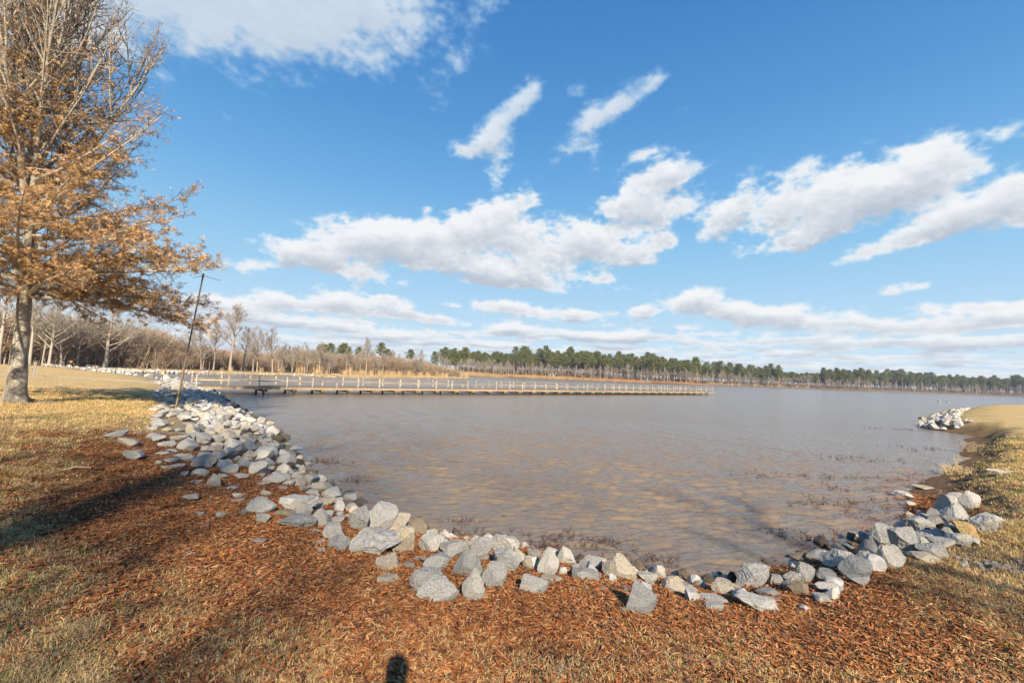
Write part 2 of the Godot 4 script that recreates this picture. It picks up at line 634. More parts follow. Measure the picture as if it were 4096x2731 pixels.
# ---------------------------------------------------------------- stones
func ico(level: int) -> Array:
	var p := PackedVector3Array()
	var g := (1.0 + sqrt(5.0)) / 2.0
	for q in [[-1, g, 0], [1, g, 0], [-1, -g, 0], [1, -g, 0], [0, -1, g], [0, 1, g], [0, -1, -g], [0, 1, -g], [g, 0, -1], [g, 0, 1], [-g, 0, -1], [-g, 0, 1]]:
		p.append(Vector3(q[0], q[1], q[2]).normalized())
	var f := PackedInt32Array([0, 11, 5, 0, 5, 1, 0, 1, 7, 0, 7, 10, 0, 10, 11, 1, 5, 9, 5, 11, 4, 11, 10, 2, 10, 7, 6, 7, 1, 8, 3, 9, 4, 3, 4, 2, 3, 2, 6, 3, 6, 8, 3, 8, 9, 4, 9, 5, 2, 4, 11, 6, 2, 10, 8, 6, 7, 9, 8, 1])
	for l in level:
		var mid := {}
		var f2 := PackedInt32Array()
		for t in f.size() / 3:
			var m := PackedInt32Array([0, 0, 0])
			for e in 3:
				var a := f[t * 3 + e]
				var b := f[t * 3 + (e + 1) % 3]
				var key := mini(a, b) * 100000 + maxi(a, b)
				if not mid.has(key):
					mid[key] = p.size()
					p.append((p[a] + p[b]).normalized())
				m[e] = mid[key]
			for q in [f[t * 3], m[0], m[2], m[0], f[t * 3 + 1], m[1], m[2], m[1], f[t * 3 + 2], m[0], m[1], m[2]]:
				f2.append(q)
		f = f2
	return [p, f]

var ico_of := {}
# a broken stone, 1 m across: a ball cut by planes, then roughened. kind: b block, p pointed, r rounded, s slab
func stone(kind: String, seed_: int, level: int) -> MeshMaker:
	if not ico_of.has(level):
		ico_of[level] = ico(level)
	var g := RandomNumberGenerator.new()
	g.seed = seed_ * 7919 + 13
	var cuts: Array = []
	var count: int = {"b": 14, "p": 11, "r": 17, "s": 11}[kind]
	for i in count:
		var d := Vector3(g.randf_range(-1, 1), g.randf_range(-1, 1), g.randf_range(-1, 1)).normalized()
		var off := g.randf_range(0.44, 0.66)
		if kind == "r":
			off = g.randf_range(0.58, 0.80)
		elif kind == "p":
			d = Vector3(d.x, absf(d.y) * 0.8 + 0.25, d.z).normalized()
			off = g.randf_range(0.38, 0.60)
		elif kind == "s" and i == 0:
			d = Vector3(g.randf_range(-0.12, 0.12), 1, g.randf_range(-0.12, 0.12)).normalized()
			off = 0.40
		elif kind == "b" and i == 0:
			d = Vector3(g.randf_range(-0.3, 0.3), 1, g.randf_range(-0.3, 0.3)).normalized()
			off = 0.5
		cuts.append([d, off])
	var mm := MeshMaker.new()
	var o := Vector3(seed_ * 3.7, seed_ * 1.3, 0)
	var lo := Vector3.ONE * 9.0
	var hi := -lo
	for q in ico_of[level][0]:
		var p: Vector3 = q * (1.22 if kind == "p" else 1.0)
		for c in cuts:
			var over: float = p.dot(c[0]) - c[1]
			if over > 0.0:
				p -= (c[0] as Vector3) * over
		var w := n1.get_noise_3dv((q + o) * 1.6) * 0.045 + n1.get_noise_3dv((q + o) * 5.0) * 0.02
		if level > 2:
			w += absf(n1.get_noise_3dv((q + o) * 11.0)) * 0.016 + floorf(n1.get_noise_3dv((q - o) * 3.4) * 5.0) * 0.011 + floorf(n1.get_noise_3dv((q - o) * 8.0) * 4.0) * 0.006
		p += q * w
		lo = lo.min(p)
		hi = hi.max(p)
		mm.v.append(p)
		# pale scuffs and veins over mid grey
		var vein := 1.0 - ss(0.0, 0.13, absf(n1.get_noise_3dv((p + o) * 2.6)))
		var blot := n1.get_noise_3dv((p - o) * 2.2)
		var c := Color(1, 1, 1) * (0.94 + 0.22 * blot + 0.22 * vein)
		c = c.lerp(Color(1.12, 1.0, 0.80), ss(0.18, 0.5, n1.get_noise_3dv((p + o) * 1.1)) * 0.6)
		mm.c.append(c)
	mm.ix = (ico_of[level][1] as PackedInt32Array).duplicate()
	# the vertex order of the ball is anticlockwise: turn it
	for t in mm.ix.size() / 3:
		var s := mm.ix[t * 3 + 1]
		mm.ix[t * 3 + 1] = mm.ix[t * 3 + 2]
		mm.ix[t * 3 + 2] = s
	var mid := (lo + hi) * 0.5
	var size := hi - lo
	for i in mm.v.size():
		mm.v[i] = (mm.v[i] - mid) / size + Vector3(0, 0.5, 0)
	return creased(mm, 0.90)

# a vertex per corner; neighbouring faces share a normal only where they meet at a shallow angle
func creased(mm: MeshMaker, limit: float) -> MeshMaker:
	var face := PackedVector3Array()
	var around: Array = []
	around.resize(mm.v.size())
	for i in around.size():
		around[i] = PackedInt32Array()
	for t in mm.ix.size() / 3:
		var a := mm.v[mm.ix[t * 3]]
		face.append((mm.v[mm.ix[t * 3 + 2]] - a).cross(mm.v[mm.ix[t * 3 + 1]] - a))
		for e in 3:
			around[mm.ix[t * 3 + e]].append(t)
	var out := MeshMaker.new()
	for t in mm.ix.size() / 3:
		var own := face[t].normalized()
		for e in 3:
			var k := mm.ix[t * 3 + e]
			var sum := Vector3.ZERO
			for f in around[k]:
				if face[f].normalized().dot(own) > limit:
					sum += face[f]
			out.v.append(mm.v[k]); out.c.append(mm.c[k]); out.n.append(sum.normalized())
			out.ix.append(out.ix.size())
	return out

var stone_mats := {}
func build_stone_mats() -> void:
	var tones := {"g": Color(0.326, 0.326, 0.321), "d": Color(0.255, 0.260, 0.264), "w": Color(0.440, 0.431, 0.409), "t": Color(0.414, 0.370, 0.304), "b": Color(0.246, 0.207, 0.158), "o": Color(0.440, 0.317, 0.158), "v": Color(0.361, 0.361, 0.352), "m": Color(0.092, 0.079, 0.062)}
	var tex := noise_tex(31, 0.016, 6, 0.80, 1.2)
	var relief := noise_tex(32, 0.03, 6, 0.0, 1.0)
	for k in tones:
		var m := StandardMaterial3D.new()
		m.vertex_color_use_as_albedo = true
		m.albedo_color = (tones[k] as Color).linear_to_srgb()
		m.albedo_texture = tex
		m.roughness = 0.9 if k != "m" else 0.35
		m.metallic_specular = 0.3
		m.uv1_triplanar = true
		m.uv1_scale = Vector3(1.3, 1.3, 1.3)
		m.heightmap_enabled = true
		m.heightmap_scale = 1.3
		m.heightmap_texture = relief
		stone_mats[k] = m

# placed by where its foot stands: x, z of its middle, width, height, depth, turn, kind and variant, tone, label
func build_stones() -> void:
	build_stone_mats()
	var shapes := {}
	for k in ["b", "p", "r", "s"]:
		for i in 6:
			shapes[k + str(i)] = stone(k, i + 3 + 10 * "bprs".find(k), 4).mesh()
	var list := [
		[-3.46, -6.57, 0.40, 0.21, 0.31, 36, "b0", "g", "big flat-faced grey block at the left end of the near boulders"],
		[-3.13, -7.04, 0.56, 0.23, 0.41, 17, "s0", "w", "wide pale slab behind the flat-faced grey block"],
		[-3.15, -6.10, 0.18, 0.12, 0.14, 204, "b1", "g", "squarish pale grey rock in front of the flat-faced grey block"],
		[-3.07, -6.48, 0.30, 0.10, 0.22, 192, "s1", "b", "brownish lichen-spotted block left of a pointed grey rock"],
		[-2.89, -6.71, 0.23, 0.20, 0.14, 217, "p0", "g", "pointed grey rock standing in front of the wide pale slab"],
		[-2.70, -6.08, 0.47, 0.15, 0.36, 16, "r0", "d", "long dark grey oval boulder lying on brown leaves"],
		[-2.50, -6.30, 0.28, 0.25, 0.17, 214, "p1", "g", "sloping grey rock leaning on the long dark oval boulder"],
		[-2.45, -5.87, 0.27, 0.05, 0.16, 32, "s2", "t", "thin buff slab half buried below the long dark oval boulder"],
		[-2.40, -6.70, 0.20, 0.10, 0.15, 199, "s3", "w", "flat pale stone just left of the tall grey rock by the water"],
		[-3.16, -8.11, 0.40, 0.15, 0.29, 8, "s4", "t", "pale buff slab with an uneven top at the lake's edge"],
		[-2.09, -5.76, 0.28, 0.21, 0.22, 13, "b2", "g", "upright grey boulder between the oval boulder and the largest rock"],
		[-1.87, -5.32, 0.27, 0.16, 0.21, 7, "r1", "d", "rounded blue-grey boulder at the left foot of the largest rock"],
		[-1.99, -6.36, 0.27, 0.32, 0.21, 27, "b3", "g", "tall grey rock left of the highest grey slab"],
		[-1.78, -6.73, 0.47, 0.38, 0.28, 205, "p2", "v", "highest rock of the shore, a leaning grey slab at the water"],
		[-1.58, -6.83, 0.35, 0.26, 0.27, 0, "b4", "t", "square-topped pale rock right of the highest slab"],
		[-1.44, -5.31, 0.58, 0.26, 0.45, 1, "b5", "v", "largest front rock, grey and speckled with white scars"],
		[-1.18, -5.42, 0.32, 0.31, 0.25, 10, "b1", "t", "tall cream-grey block wedged at the right of the largest rock"],
		[-1.25, -6.76, 0.26, 0.25, 0.16, 185, "p3", "b", "brownish rust-streaked rock standing alone in the water's edge"],
		[-0.86, -5.56, 0.34, 0.21, 0.27, 3, "r2", "w", "smooth pale rounded boulder right of the cream-grey block"],
		[-1.16, -4.70, 0.25, 0.17, 0.15, 199, "p4", "t", "cream-coloured wedge in front of the largest rock"],
		[-1.07, -4.36, 0.20, 0.08, 0.14, 202, "s5", "t", "buff half-buried stone below the cream-coloured wedge"],
		[-1.00, -4.82, 0.19, 0.05, 0.12, 186, "s1", "g", "flat little grey slab right of the cream-coloured wedge"],
		[-0.91, -5.09, 0.14, 0.05, 0.10, 10, "s2", "w", "small whitish split stone among leaves beside the cream wedge"],
		[-1.99, -5.14, 0.11, 0.05, 0.09, 13, "b2", "w", "small white stone below the rounded blue-grey boulder"],
		[-2.14, -5.43, 0.15, 0.05, 0.11, 213, "s3", "w", "small pale chip left of the rounded blue-grey boulder"],
		[-2.70, -5.17, 0.16, 0.07, 0.12, 217, "s4", "d", "lone bluish flat stone in the leaves, far from the other rocks"],
		[-0.69, -4.81, 0.30, 0.17, 0.24, 200, "r3", "g", "rounded grey boulder behind the big front pair"],
		[-0.70, -4.24, 0.29, 0.21, 0.23, 201, "b3", "g", "grey boulder at the left of the big front pair"],
		[-0.55, -4.14, 0.36, 0.20, 0.28, 0, "b0", "v", "big squared boulder in front of all others, at the right of the front pair"],
		[-0.36, -4.76, 0.32, 0.27, 0.20, 9, "p5", "d", "tall dark blue-grey boulder behind the pale upright wedge"],
		[-0.26, -4.18, 0.21, 0.28, 0.13, 2, "p0", "w", "pale upright wedge right of the big squared front boulder"],
		[-0.08, -4.53, 0.26, 0.24, 0.16, 184, "p2", "g", "grey sloping boulder right of the pale upright wedge"],
		[-0.56, -5.36, 0.35, 0.20, 0.27, 191, "b5", "g", "grey boulder behind the tall dark blue-grey one"],
		[-0.63, -6.34, 0.34, 0.05, 0.22, 2, "s0", "t", "low pale buff rock at the water behind the grey boulders"],
		[-0.28, -5.54, 0.28, 0.22, 0.21, -5, "b4", "g", "white-flecked grey rock by the water, left of the pale flat-topped one"],
		[-0.02, -6.06, 0.43, 0.23, 0.33, 188, "b2", "w", "large pale flat-topped rock at the water's edge in the middle"],
		[0.05, -5.16, 0.33, 0.23, 0.26, 185, "b1", "g", "squared grey block in front of the pale flat-topped rock"],
		[-0.20, -5.45, 0.20, 0.09, 0.16, 14, "r4", "d", "small grey stone tucked left of the squared grey block"],
		[0.30, -4.47, 0.32, 0.19, 0.19, 2, "p4", "g", "broad grey rock with a ridge standing forward on the leaves"],
		[0.27, -5.24, 0.12, 0.15, 0.10, -12, "b3", "t", "small tan rock right of the squared grey block"],
		[0.49, -5.18, 0.25, 0.29, 0.15, 4, "p1", "w", "pale tall wedge with a pointed top, left of the pointed pair's gap"],
		[0.39, -6.00, 0.17, 0.13, 0.11, 177, "p3", "d", "small dark stone behind the pale tall wedge"],
		[0.79, -5.99, 0.27, 0.23, 0.16, 185, "p5", "w", "light grey pyramid right of the pale tall wedge"],
		[0.51, -4.94, 0.24, 0.06, 0.18, 171, "s5", "t", "low tan slab right of the broad ridged rock"],
		[1.06, -5.73, 0.29, 0.17, 0.17, 167, "p2", "g", "grey triangular rock behind the greenish one"],
		[0.90, -5.09, 0.35, 0.13, 0.27, 2, "r5", "g", "greenish-grey low boulder in front of the triangular rock"],
		[1.36, -6.58, 0.25, 0.10, 0.18, -16, "s1", "w", "bright white flat rock behind the biggest pyramid"],
		[1.31, -5.26, 0.40, 0.28, 0.24, -22, "p0", "t", "biggest pyramid-shaped rock, grey with a buff face, right of centre"],
		[1.62, -5.29, 0.23, 0.13, 0.17, -26, "s4", "w", "low whitish rock at the right foot of the biggest pyramid"],
		[1.60, -5.13, 0.12, 0.08, 0.09, 150, "b4", "w", "small white block in front of the low whitish rock"],
		[1.22, -4.19, 0.28, 0.28, 0.17, -7, "p4", "d", "dark blue-grey leaning wedge standing forward on the leaves"],
		[1.23, -4.76, 0.09, 0.08, 0.07, 166, "b0", "d", "small dark stone behind the leaning wedge"],
		[1.00, -4.64, 0.11, 0.06, 0.06, 167, "p1", "g", "little blue-grey pointed stone on leaves left of the leaning wedge"],
		[0.71, -4.60, 0.08, 0.05, 0.06, -19, "b5", "w", "tiny white stone on leaves between broad rock and leaning wedge"],
		[1.84, -5.06, 0.33, 0.18, 0.20, -26, "p5", "t", "pale buff wedge sloping right beside the muddy shallows"],
		[2.04, -5.16, 0.19, 0.10, 0.15, 146, "b1", "g", "grey stone at the right end of the pale buff wedge"],
		[2.11, -4.80, 0.35, 0.07, 0.25, 147, "s0", "w", "long flat white slab behind the small white one"],
		[2.01, -4.46, 0.18, 0.08, 0.13, 167, "s2", "w", "small white slab lying farthest forward right of centre"],
		[2.44, -5.19, 0.30, 0.16, 0.23, -25, "b2", "t", "tan-grey boulder behind the long white slabs"],
		[2.71, -5.48, 0.13, 0.10, 0.10, 158, "b3", "t", "small tan stone beside the tan-grey boulder"],
		[2.67, -6.06, 0.20, 0.14, 0.15, -28, "r4", "m", "dark wet rock sitting in the muddy shallows"],
		[3.01, -5.64, 0.37, 0.26, 0.29, -30, "b4", "g", "big grey block with a sloping top right of the dark wet rock"],
		[2.90, -5.14, 0.29, 0.10, 0.23, -22, "r0", "d", "dark brownish low rock behind the widest white slab"],
		[2.49, -4.63, 0.41, 0.11, 0.30, -22, "s3", "w", "widest white slab, low and dimpled, at the front right"],
		[2.83, -4.94, 0.21, 0.05, 0.11, -43, "s5", "w", "thin pale slab peeping out right of the widest white one"],
		[3.21, -5.53, 0.18, 0.16, 0.14, 140, "b5", "g", "blocky grey rock right of the big sloping-topped block"],
		[3.44, -6.16, 0.16, 0.06, 0.13, 142, "r1", "t", "small cream rock behind the big sloping-topped block"],
		[2.95, -6.05, 0.11, 0.14, 0.08, 146, "b0", "m", "dark damp stone left of the big sloping-topped block"],
		[3.43, -5.58, 0.19, 0.15, 0.15, -20, "b1", "g", "grey angular rock left of the tall tilted slab"],
		[3.57, -5.59, 0.20, 0.24, 0.15, 143, "b3", "g", "tall tilted grey slab above the brown-grey ball"],
		[3.25, -5.17, 0.21, 0.16, 0.17, 152, "r2", "b", "brown-grey ball-shaped rock in front of the tall tilted slab"],
		[3.84, -5.54, 0.25, 0.13, 0.19, -22, "b2", "g", "cracked grey rock below the long overhanging block"],
		[3.57, -5.16, 0.28, 0.11, 0.22, 151, "r3", "w", "wide pale rock lying farthest forward on the right-hand leaves"],
		[4.43, -6.19, 0.42, 0.24, 0.33, 153, "b0", "w", "long overhanging pale block at the water, right side"],
		[4.21, -5.62, 0.35, 0.26, 0.21, 153, "p2", "g", "long grey slab leaning against the overhanging block"],
		[4.04, -5.34, 0.23, 0.11, 0.17, -30, "s4", "w", "faceted pale rock at the foot of the long leaning slab"],
		[4.71, -6.08, 0.27, 0.19, 0.21, -42, "b4", "g", "grey rock behind the long leaning slab, right"],
		[4.98, -6.33, 0.11, 0.10, 0.09, 129, "b5", "t", "small tan stone left of the knobbly pale block"],
		[4.89, -5.94, 0.29, 0.29, 0.17, 141, "p3", "w", "knobbly pale block standing on the leaves, right of the leaning slab"],
		[4.40, -6.98, 0.28, 0.12, 0.22, 157, "r4", "b", "brown wet boulder awash in front of the right-hand rocks"],
		[5.22, -7.16, 0.21, 0.12, 0.16, 145, "b1", "d", "dark grey stone at the water beside a small brown one"],
		[5.07, -6.69, 0.18, 0.08, 0.14, 145, "r5", "b", "low brown stone behind the overhanging block"],
		[5.24, -6.72, 0.28, 0.22, 0.17, -37, "p5", "d", "dark shaded rock at the waterline, left of the pale shaded slab"],
		[5.99, -7.40, 0.32, 0.31, 0.25, -39, "b2", "w", "pale slab with a shadowed front at the waterline"],
		[5.64, -6.59, 0.33, 0.37, 0.26, -47, "b3", "g", "big cube-like grey block in the middle of the right-hand pile"],
		[5.82, -6.54, 0.27, 0.22, 0.16, -36, "p1", "w", "pale stone wedged right of the cube-like block"],
		[5.77, -6.29, 0.37, 0.19, 0.22, 151, "p4", "g", "grey wedge pointing right, below the speckled rock"],
		[6.68, -7.31, 0.40, 0.17, 0.31, -29, "r1", "w", "black-speckled white rock in the right-hand pile"],
		[6.22, -6.67, 0.34, 0.15, 0.25, 135, "s0", "w", "pale sloping slab right of the grey wedge"],
		[5.49, -6.17, 0.43, 0.10, 0.31, 125, "s1", "t", "long flat tan slab at the front of the right-hand pile"],
		[6.48, -6.65, 0.30, 0.18, 0.22, 128, "s5", "w", "bright white slab at the pile's edge, near the gravel"],
		[6.67, -6.66, 0.16, 0.12, 0.11, -54, "s3", "w", "thin pale slab touching the bright white one"],
		[7.19, -8.09, 0.45, 0.26, 0.35, -48, "r0", "g", "rounded grey rock at the water side of the right-hand pile"],
		[7.67, -8.32, 0.30, 0.23, 0.24, 128, "b5", "g", "grey rock between the rounded one and the tall one"],
		[8.01, -8.32, 0.41, 0.40, 0.25, -43, "p0", "w", "tall pale rock in the upper right-hand pile"],
		[6.89, -7.26, 0.18, 0.18, 0.14, -44, "b0", "g", "shaded grey block left of the yellow-orange rock"],
		[6.84, -6.92, 0.29, 0.26, 0.23, 135, "b4", "o", "yellow-orange rock in the right-hand pile"],
		[7.26, -7.04, 0.37, 0.26, 0.29, -54, "b1", "w", "bright white block, rightmost of the right-hand pile"],
		[7.86, -7.53, 0.36, 0.19, 0.28, -53, "r2", "w", "white-tan boulder behind the bright white block"],
		[8.83, -9.29, 0.44, 0.36, 0.34, 131, "b2", "w", "pale rock at the upper left of the right-hand pile"],
		[8.67, -8.70, 0.32, 0.31, 0.19, 147, "p2", "w", "light rock between the pile's upper left and the white-tan boulder"],
		[9.87, -10.15, 0.30, 0.15, 0.23, 126, "r3", "w", "topmost pale rock of the right-hand pile"],
		[9.19, -9.08, 0.24, 0.09, 0.18, 122, "s4", "b", "brown-grey slab along the top of the right-hand pile"],
		[8.01, -8.91, 0.19, 0.15, 0.15, 135, "b3", "w", "small white rock on the pile's water side"],
		[8.14, -9.38, 0.16, 0.11, 0.13, -27, "r4", "t", "little cream rock at the end of the reddish leaves"],
		[8.35, -9.35, 0.15, 0.10, 0.12, -48, "b5", "g", "small grey rock beside the little cream one"],
		[8.43, -9.16, 0.25, 0.16, 0.19, -30, "b0", "d", "shadowed grey rock below the pile's upper left"],
		[7.86, -8.96, 0.20, 0.09, 0.14, 148, "s2", "t", "low tan rock left of the small white one"],
		[6.71, -8.03, 0.13, 0.09, 0.10, 148, "r5", "t", "small pale rock behind the slab with the shadowed front"],
		[9.57, -11.19, 0.45, 0.17, 0.35, 142, "r1", "w", "pale rock lying alone in the weedy shallows, upper of two"],
		[8.91, -10.25, 0.20, 0.11, 0.16, -52, "r3", "w", "pale rock lying alone on red leaves, lower of two"],
		[7.58, -9.43, 0.15, 0.09, 0.12, -29, "r2", "b", "grey-brown stone awash among weed stems"],
		[8.00, -9.73, 0.12, 0.07, 0.09, 137, "r0", "b", "small stone awash right of the grey-brown one"],
		[6.14, -8.14, 0.26, 0.07, 0.20, -40, "r5", "o", "orange stone just awash off the right-hand rocks"],
		[5.34, -7.84, 0.15, 0.06, 0.12, -36, "r4", "m", "small red-brown stone barely awash, farthest off the rocks"],
		[10.71, -11.96, 0.49, 0.08, 0.36, 134, "s0", "t", "long thin tan stone at the edge of the reddish leaves"],
		[7.65, -7.28, 0.16, 0.09, 0.10, 127, "p3", "g", "shaded wedge at the right side of the white-tan boulder"],
		[-4.87, -7.72, 0.24, 0.22, 0.14, 199, "p5", "d", "dark grey wedge among small pale stones on the left bank"],
		[-5.52, -8.34, 0.29, 0.12, 0.23, 31, "r1", "w", "white-grey loaf-shaped stone left of the dark wedge"],
		[-5.15, -8.38, 0.22, 0.10, 0.17, 201, "b2", "g", "grey stone right of the dark wedge on the left bank"],
		[-4.97, -8.67, 0.26, 0.10, 0.20, 19, "r3", "g", "smooth grey stone in leaves, middle of the left bank"],
		[-4.55, -7.70, 0.21, 0.07, 0.16, 223, "r2", "w", "pale humped stone by a green tuft below the dark wedge"],
		[-4.19, -7.27, 0.18, 0.09, 0.14, 207, "b4", "w", "light stone at the edge of the grass below the pale humped one"],
		[-4.04, -7.82, 0.21, 0.11, 0.13, 13, "p4", "t", "cream stone with a sloping face, lower left bank"],
		[-4.03, -7.00, 0.21, 0.05, 0.15, 221, "s2", "t", "flat cream slab at the leaves' edge above the flat-faced block"],
		[-6.56, -10.00, 0.24, 0.11, 0.18, 26, "r0", "t", "round tan stone with a dark side on the left bank"],
		[-7.21, -11.47, 0.30, 0.14, 0.23, 205, "b3", "w", "faceted white stone above the round tan one"],
		[-6.51, -10.36, 0.21, 0.13, 0.16, 44, "b5", "d", "grey stone just right of the round tan one"],
		[-6.63, -10.90, 0.31, 0.15, 0.24, 211, "r4", "g", "smooth blue-grey stone in the middle of the left riprap"],
		[-6.41, -10.81, 0.18, 0.13, 0.14, 207, "b1", "g", "angular grey stone beside the smooth blue-grey one"],
		[-6.16, -11.04, 0.33, 0.19, 0.20, 35, "p1", "t", "big tan peaked stone in the left riprap"],
		[-5.99, -10.61, 0.27, 0.13, 0.21, 204, "b0", "w", "pale stone under the big tan peaked one"],
		[-5.72, -10.74, 0.28, 0.14, 0.22, 204, "r5", "g", "grey egg-shaped stone right of the tan peaked one"],
		[-5.26, -10.21, 0.27, 0.11, 0.20, 35, "s4", "t", "tan-grey flat stone below the egg-shaped one"],
		[-5.32, -11.37, 0.27, 0.16, 0.21, 203, "r0", "m", "wet dark stone at the left bank's waterline"],
		[-5.33, -12.30, 0.29, 0.14, 0.23, 199, "r3", "g", "grey-brown stone standing off in the water, left bank"],
		[-5.65, -12.47, 0.14, 0.09, 0.11, 24, "r2", "b", "small tan wet stone beside the one standing off in the water"],
		[-4.49, -10.65, 0.17, 0.21, 0.10, 25, "p0", "b", "brown upright stone behind the big pale round one"],
		[-4.16, -10.30, 0.36, 0.21, 0.28, 30, "r1", "w", "big pale round boulder at the water on the left bank"],
		[-3.74, -9.86, 0.29, 0.13, 0.23, 195, "r5", "m", "wet dark boulder in the water right of the big pale round one"],
		[-7.12, -9.53, 0.26, 0.08, 0.20, 36, "r3", "w", "white stone at the left end of the left bank's stones"],
		[-7.19, -9.89, 0.23, 0.08, 0.17, 25, "s1", "w", "white slab behind the leftmost white stone"],
		[-6.78, -9.65, 0.36, 0.09, 0.28, 34, "r2", "w", "wide white stone right of the leftmost white one"],
		[-6.41, -8.87, 0.34, 0.10, 0.26, 226, "b4", "g", "grey layered stone in front of the wide white one"],
		[-6.07, -8.54, 0.25, 0.07, 0.18, 215, "s5", "w", "pale flat stone in front of the grey layered one"],
		[-6.41, -8.51, 0.13, 0.08, 0.10, 212, "b2", "w", "small pale stone left of the grey layered one"],
		[-6.11, -8.33, 0.20, 0.07, 0.14, 33, "s0", "t", "buff flat stone, nearest of the leftmost group"],
		[-5.86, -9.07, 0.17, 0.10, 0.13, 19, "r4", "w", "pale round stone above the white-grey loaf-shaped one"],
		[-6.14, -9.78, 0.17, 0.11, 0.14, 44, "b3", "g", "angular stone between round tan and loaf-shaped ones"],
		[-4.53, -6.71, 0.20, 0.08, 0.15, 25, "s3", "w", "flat whitish stone half sunk in the shaded grass"],
		[-3.65, -5.99, 0.12, 0.08, 0.09, 22, "b5", "g", "grey stone alone on shaded leaves left of the flat-faced block"],
		[-3.87, -5.94, 0.10, 0.07, 0.07, 200, "s4", "g", "blue-grey stone sunk in the shaded grass"],
		[-3.52, -6.29, 0.09, 0.08, 0.07, 199, "b1", "d", "dark little stone touching the flat-faced block's left"],
		[-3.53, -5.51, 0.10, 0.05, 0.07, 222, "s2", "g", "sliver of grey stone in the shaded leaves"],
		[-4.24, -9.04, 0.24, 0.12, 0.19, 214, "r3", "w", "white stone among brown leaves near the big pale round boulder"],
		[-3.92, -9.26, 0.18, 0.10, 0.14, 190, "b0", "g", "dark grey stone below the big pale round boulder"],
		[-4.49, -8.60, 0.26, 0.07, 0.19, 219, "s5", "t", "buff flat stone above the cream sloping one"],
		[-4.54, -9.12, 0.22, 0.09, 0.16, 12, "s0", "w", "pale slab left of the white stone in leaves"],
		[-3.65, -8.80, 0.28, 0.11, 0.22, 14, "b2", "w", "pale angular rock below the wet dark boulder"],
		[-4.18, -8.61, 0.23, 0.05, 0.17, 208, "s1", "g", "thin grey slab between cream stones and the waterside rocks"],
		[-4.91, -9.31, 0.14, 0.10, 0.11, 221, "b3", "d", "little dark stone above the pale slab"],
		[-5.56, -8.00, 0.13, 0.08, 0.09, 216, "s3", "w", "two-toned pale sliver left of the loaf-shaped stone"],
		[-5.16, -7.72, 0.19, 0.06, 0.14, 27, "s4", "w", "low white stone below the loaf-shaped one"],
		[-4.38, -6.90, 0.06, 0.05, 0.04, 46, "b4", "w", "tiny white stone in the shaded grass"]
	]
	var taken := PackedVector3Array()
	for r in list:
		var o := obj("rock", shapes[r[6]], stone_mats[r[7]])
		var y := ground_at(r[0], r[1])
		o.position = Vector3(r[0], maxf(y, -0.2) - 0.14 * r[3], r[1])
		o.rotation = Vector3(rf(-0.08, 0.08), deg_to_rad(r[5]), rf(-0.1, 0.1))
		o.scale = Vector3(r[2], r[3] * 1.2, r[4])
		tag(o, r[8], "rock", "riprap rocks along the shore")
		taken.append(Vector3(r[0], r[2] * 0.5, r[1]))
	# the rest of the riprap on the left bank, nearest first
	var small: Array = []
	for k in ["b", "r", "s", "p"]:
		for i in 4:
			small.append(stone(k, i + 50 + 10 * "brsp".find(k), 2))
	var small_mesh: Array = []
	for s in small:
		small_mesh.append((s as MeshMaker).mesh())
	var far := MeshMaker.new()
	var lone := 0
	var spots: Array = []
	for tries in 15000:
		var z := -rf(8.6, 46.0)
		var x := rf(-34.0, -2.6)
		var d := shore_distance(x, z)
		var wide := 3.5 + 0.5 * n2.get_noise_2d(x, z)
		if d < -0.45 or d > wide or x > -2.6 - (z + 8.6) * -0.2:
			continue
		var sz := rf(0.22, 0.54) * (1.0 if d > 0.0 else 0.85)
		if d > wide - 1.1 and rng.randf() < 0.70:
			continue
		var ok := true
		for q in taken:
			var g := Vector2(q.x - x, q.z - z).length()
			if g < (q.y + sz * 0.5) * 0.74:
				ok = false
				break
		if not ok:
			continue
		taken.append(Vector3(x, sz * 0.5, z))
		spots.append([x, z, sz, d])
	spots.sort_custom(func(a, b): return a[1] > b[1])
	for s in spots:
		var x: float = s[0]
		var z: float = s[1]
		var sz: float = s[2]
		var d: float = s[3]
		var h := sz * rf(0.38, 0.6) * (1.0 if d < 2.4 else 0.65)
		var pos := Vector3(x, maxf(ground(x, z, d), -0.15) - h * 0.22 + (0.14 * ss(3.4, 1.4, d) if z < -15.0 else 0.0), z)
		var basis := Basis.from_euler(Vector3(rf(-0.25, 0.25), rf(0, TAU), rf(-0.25, 0.25))).scaled_local(Vector3(sz, h * 1.2, sz * rf(0.62, 0.95)))
		var pick := rng.randi() % small.size()
		var tone: String = "m" if d < 0.05 and rng.randf() < 0.6 else ["w", "v", "g", "w", "t", "v", "g", "t"][rng.randi() % 8]
		if lone < 128:
			lone += 1
			var o := obj("rock", small_mesh[pick], stone_mats[tone])
			o.transform = Transform3D(basis, pos)
			var where := "among brown leaves on the left bank" if d > 1.6 and z > -17.0 else ("at the lake's edge on the left bank" if d < 0.5 else "in the stone slope of the left bank")
			var hue: String = {"m": "wet dark", "w": "pale grey", "g": "mid grey", "t": "buff", "v": "white-veined grey"}[tone]
			tag(o, "small %s riprap stone %s" % [hue, where], "rock", "small %s stones %s" % [hue, where])
		else:
			append_stone(far, small[pick], Transform3D(basis, pos), tone)
	add_heap("riprap", far, "dense slope of pale riprap stones running to the pier's landward end")
	# stones filling the gaps of the near band
	var fill := MeshMaker.new()
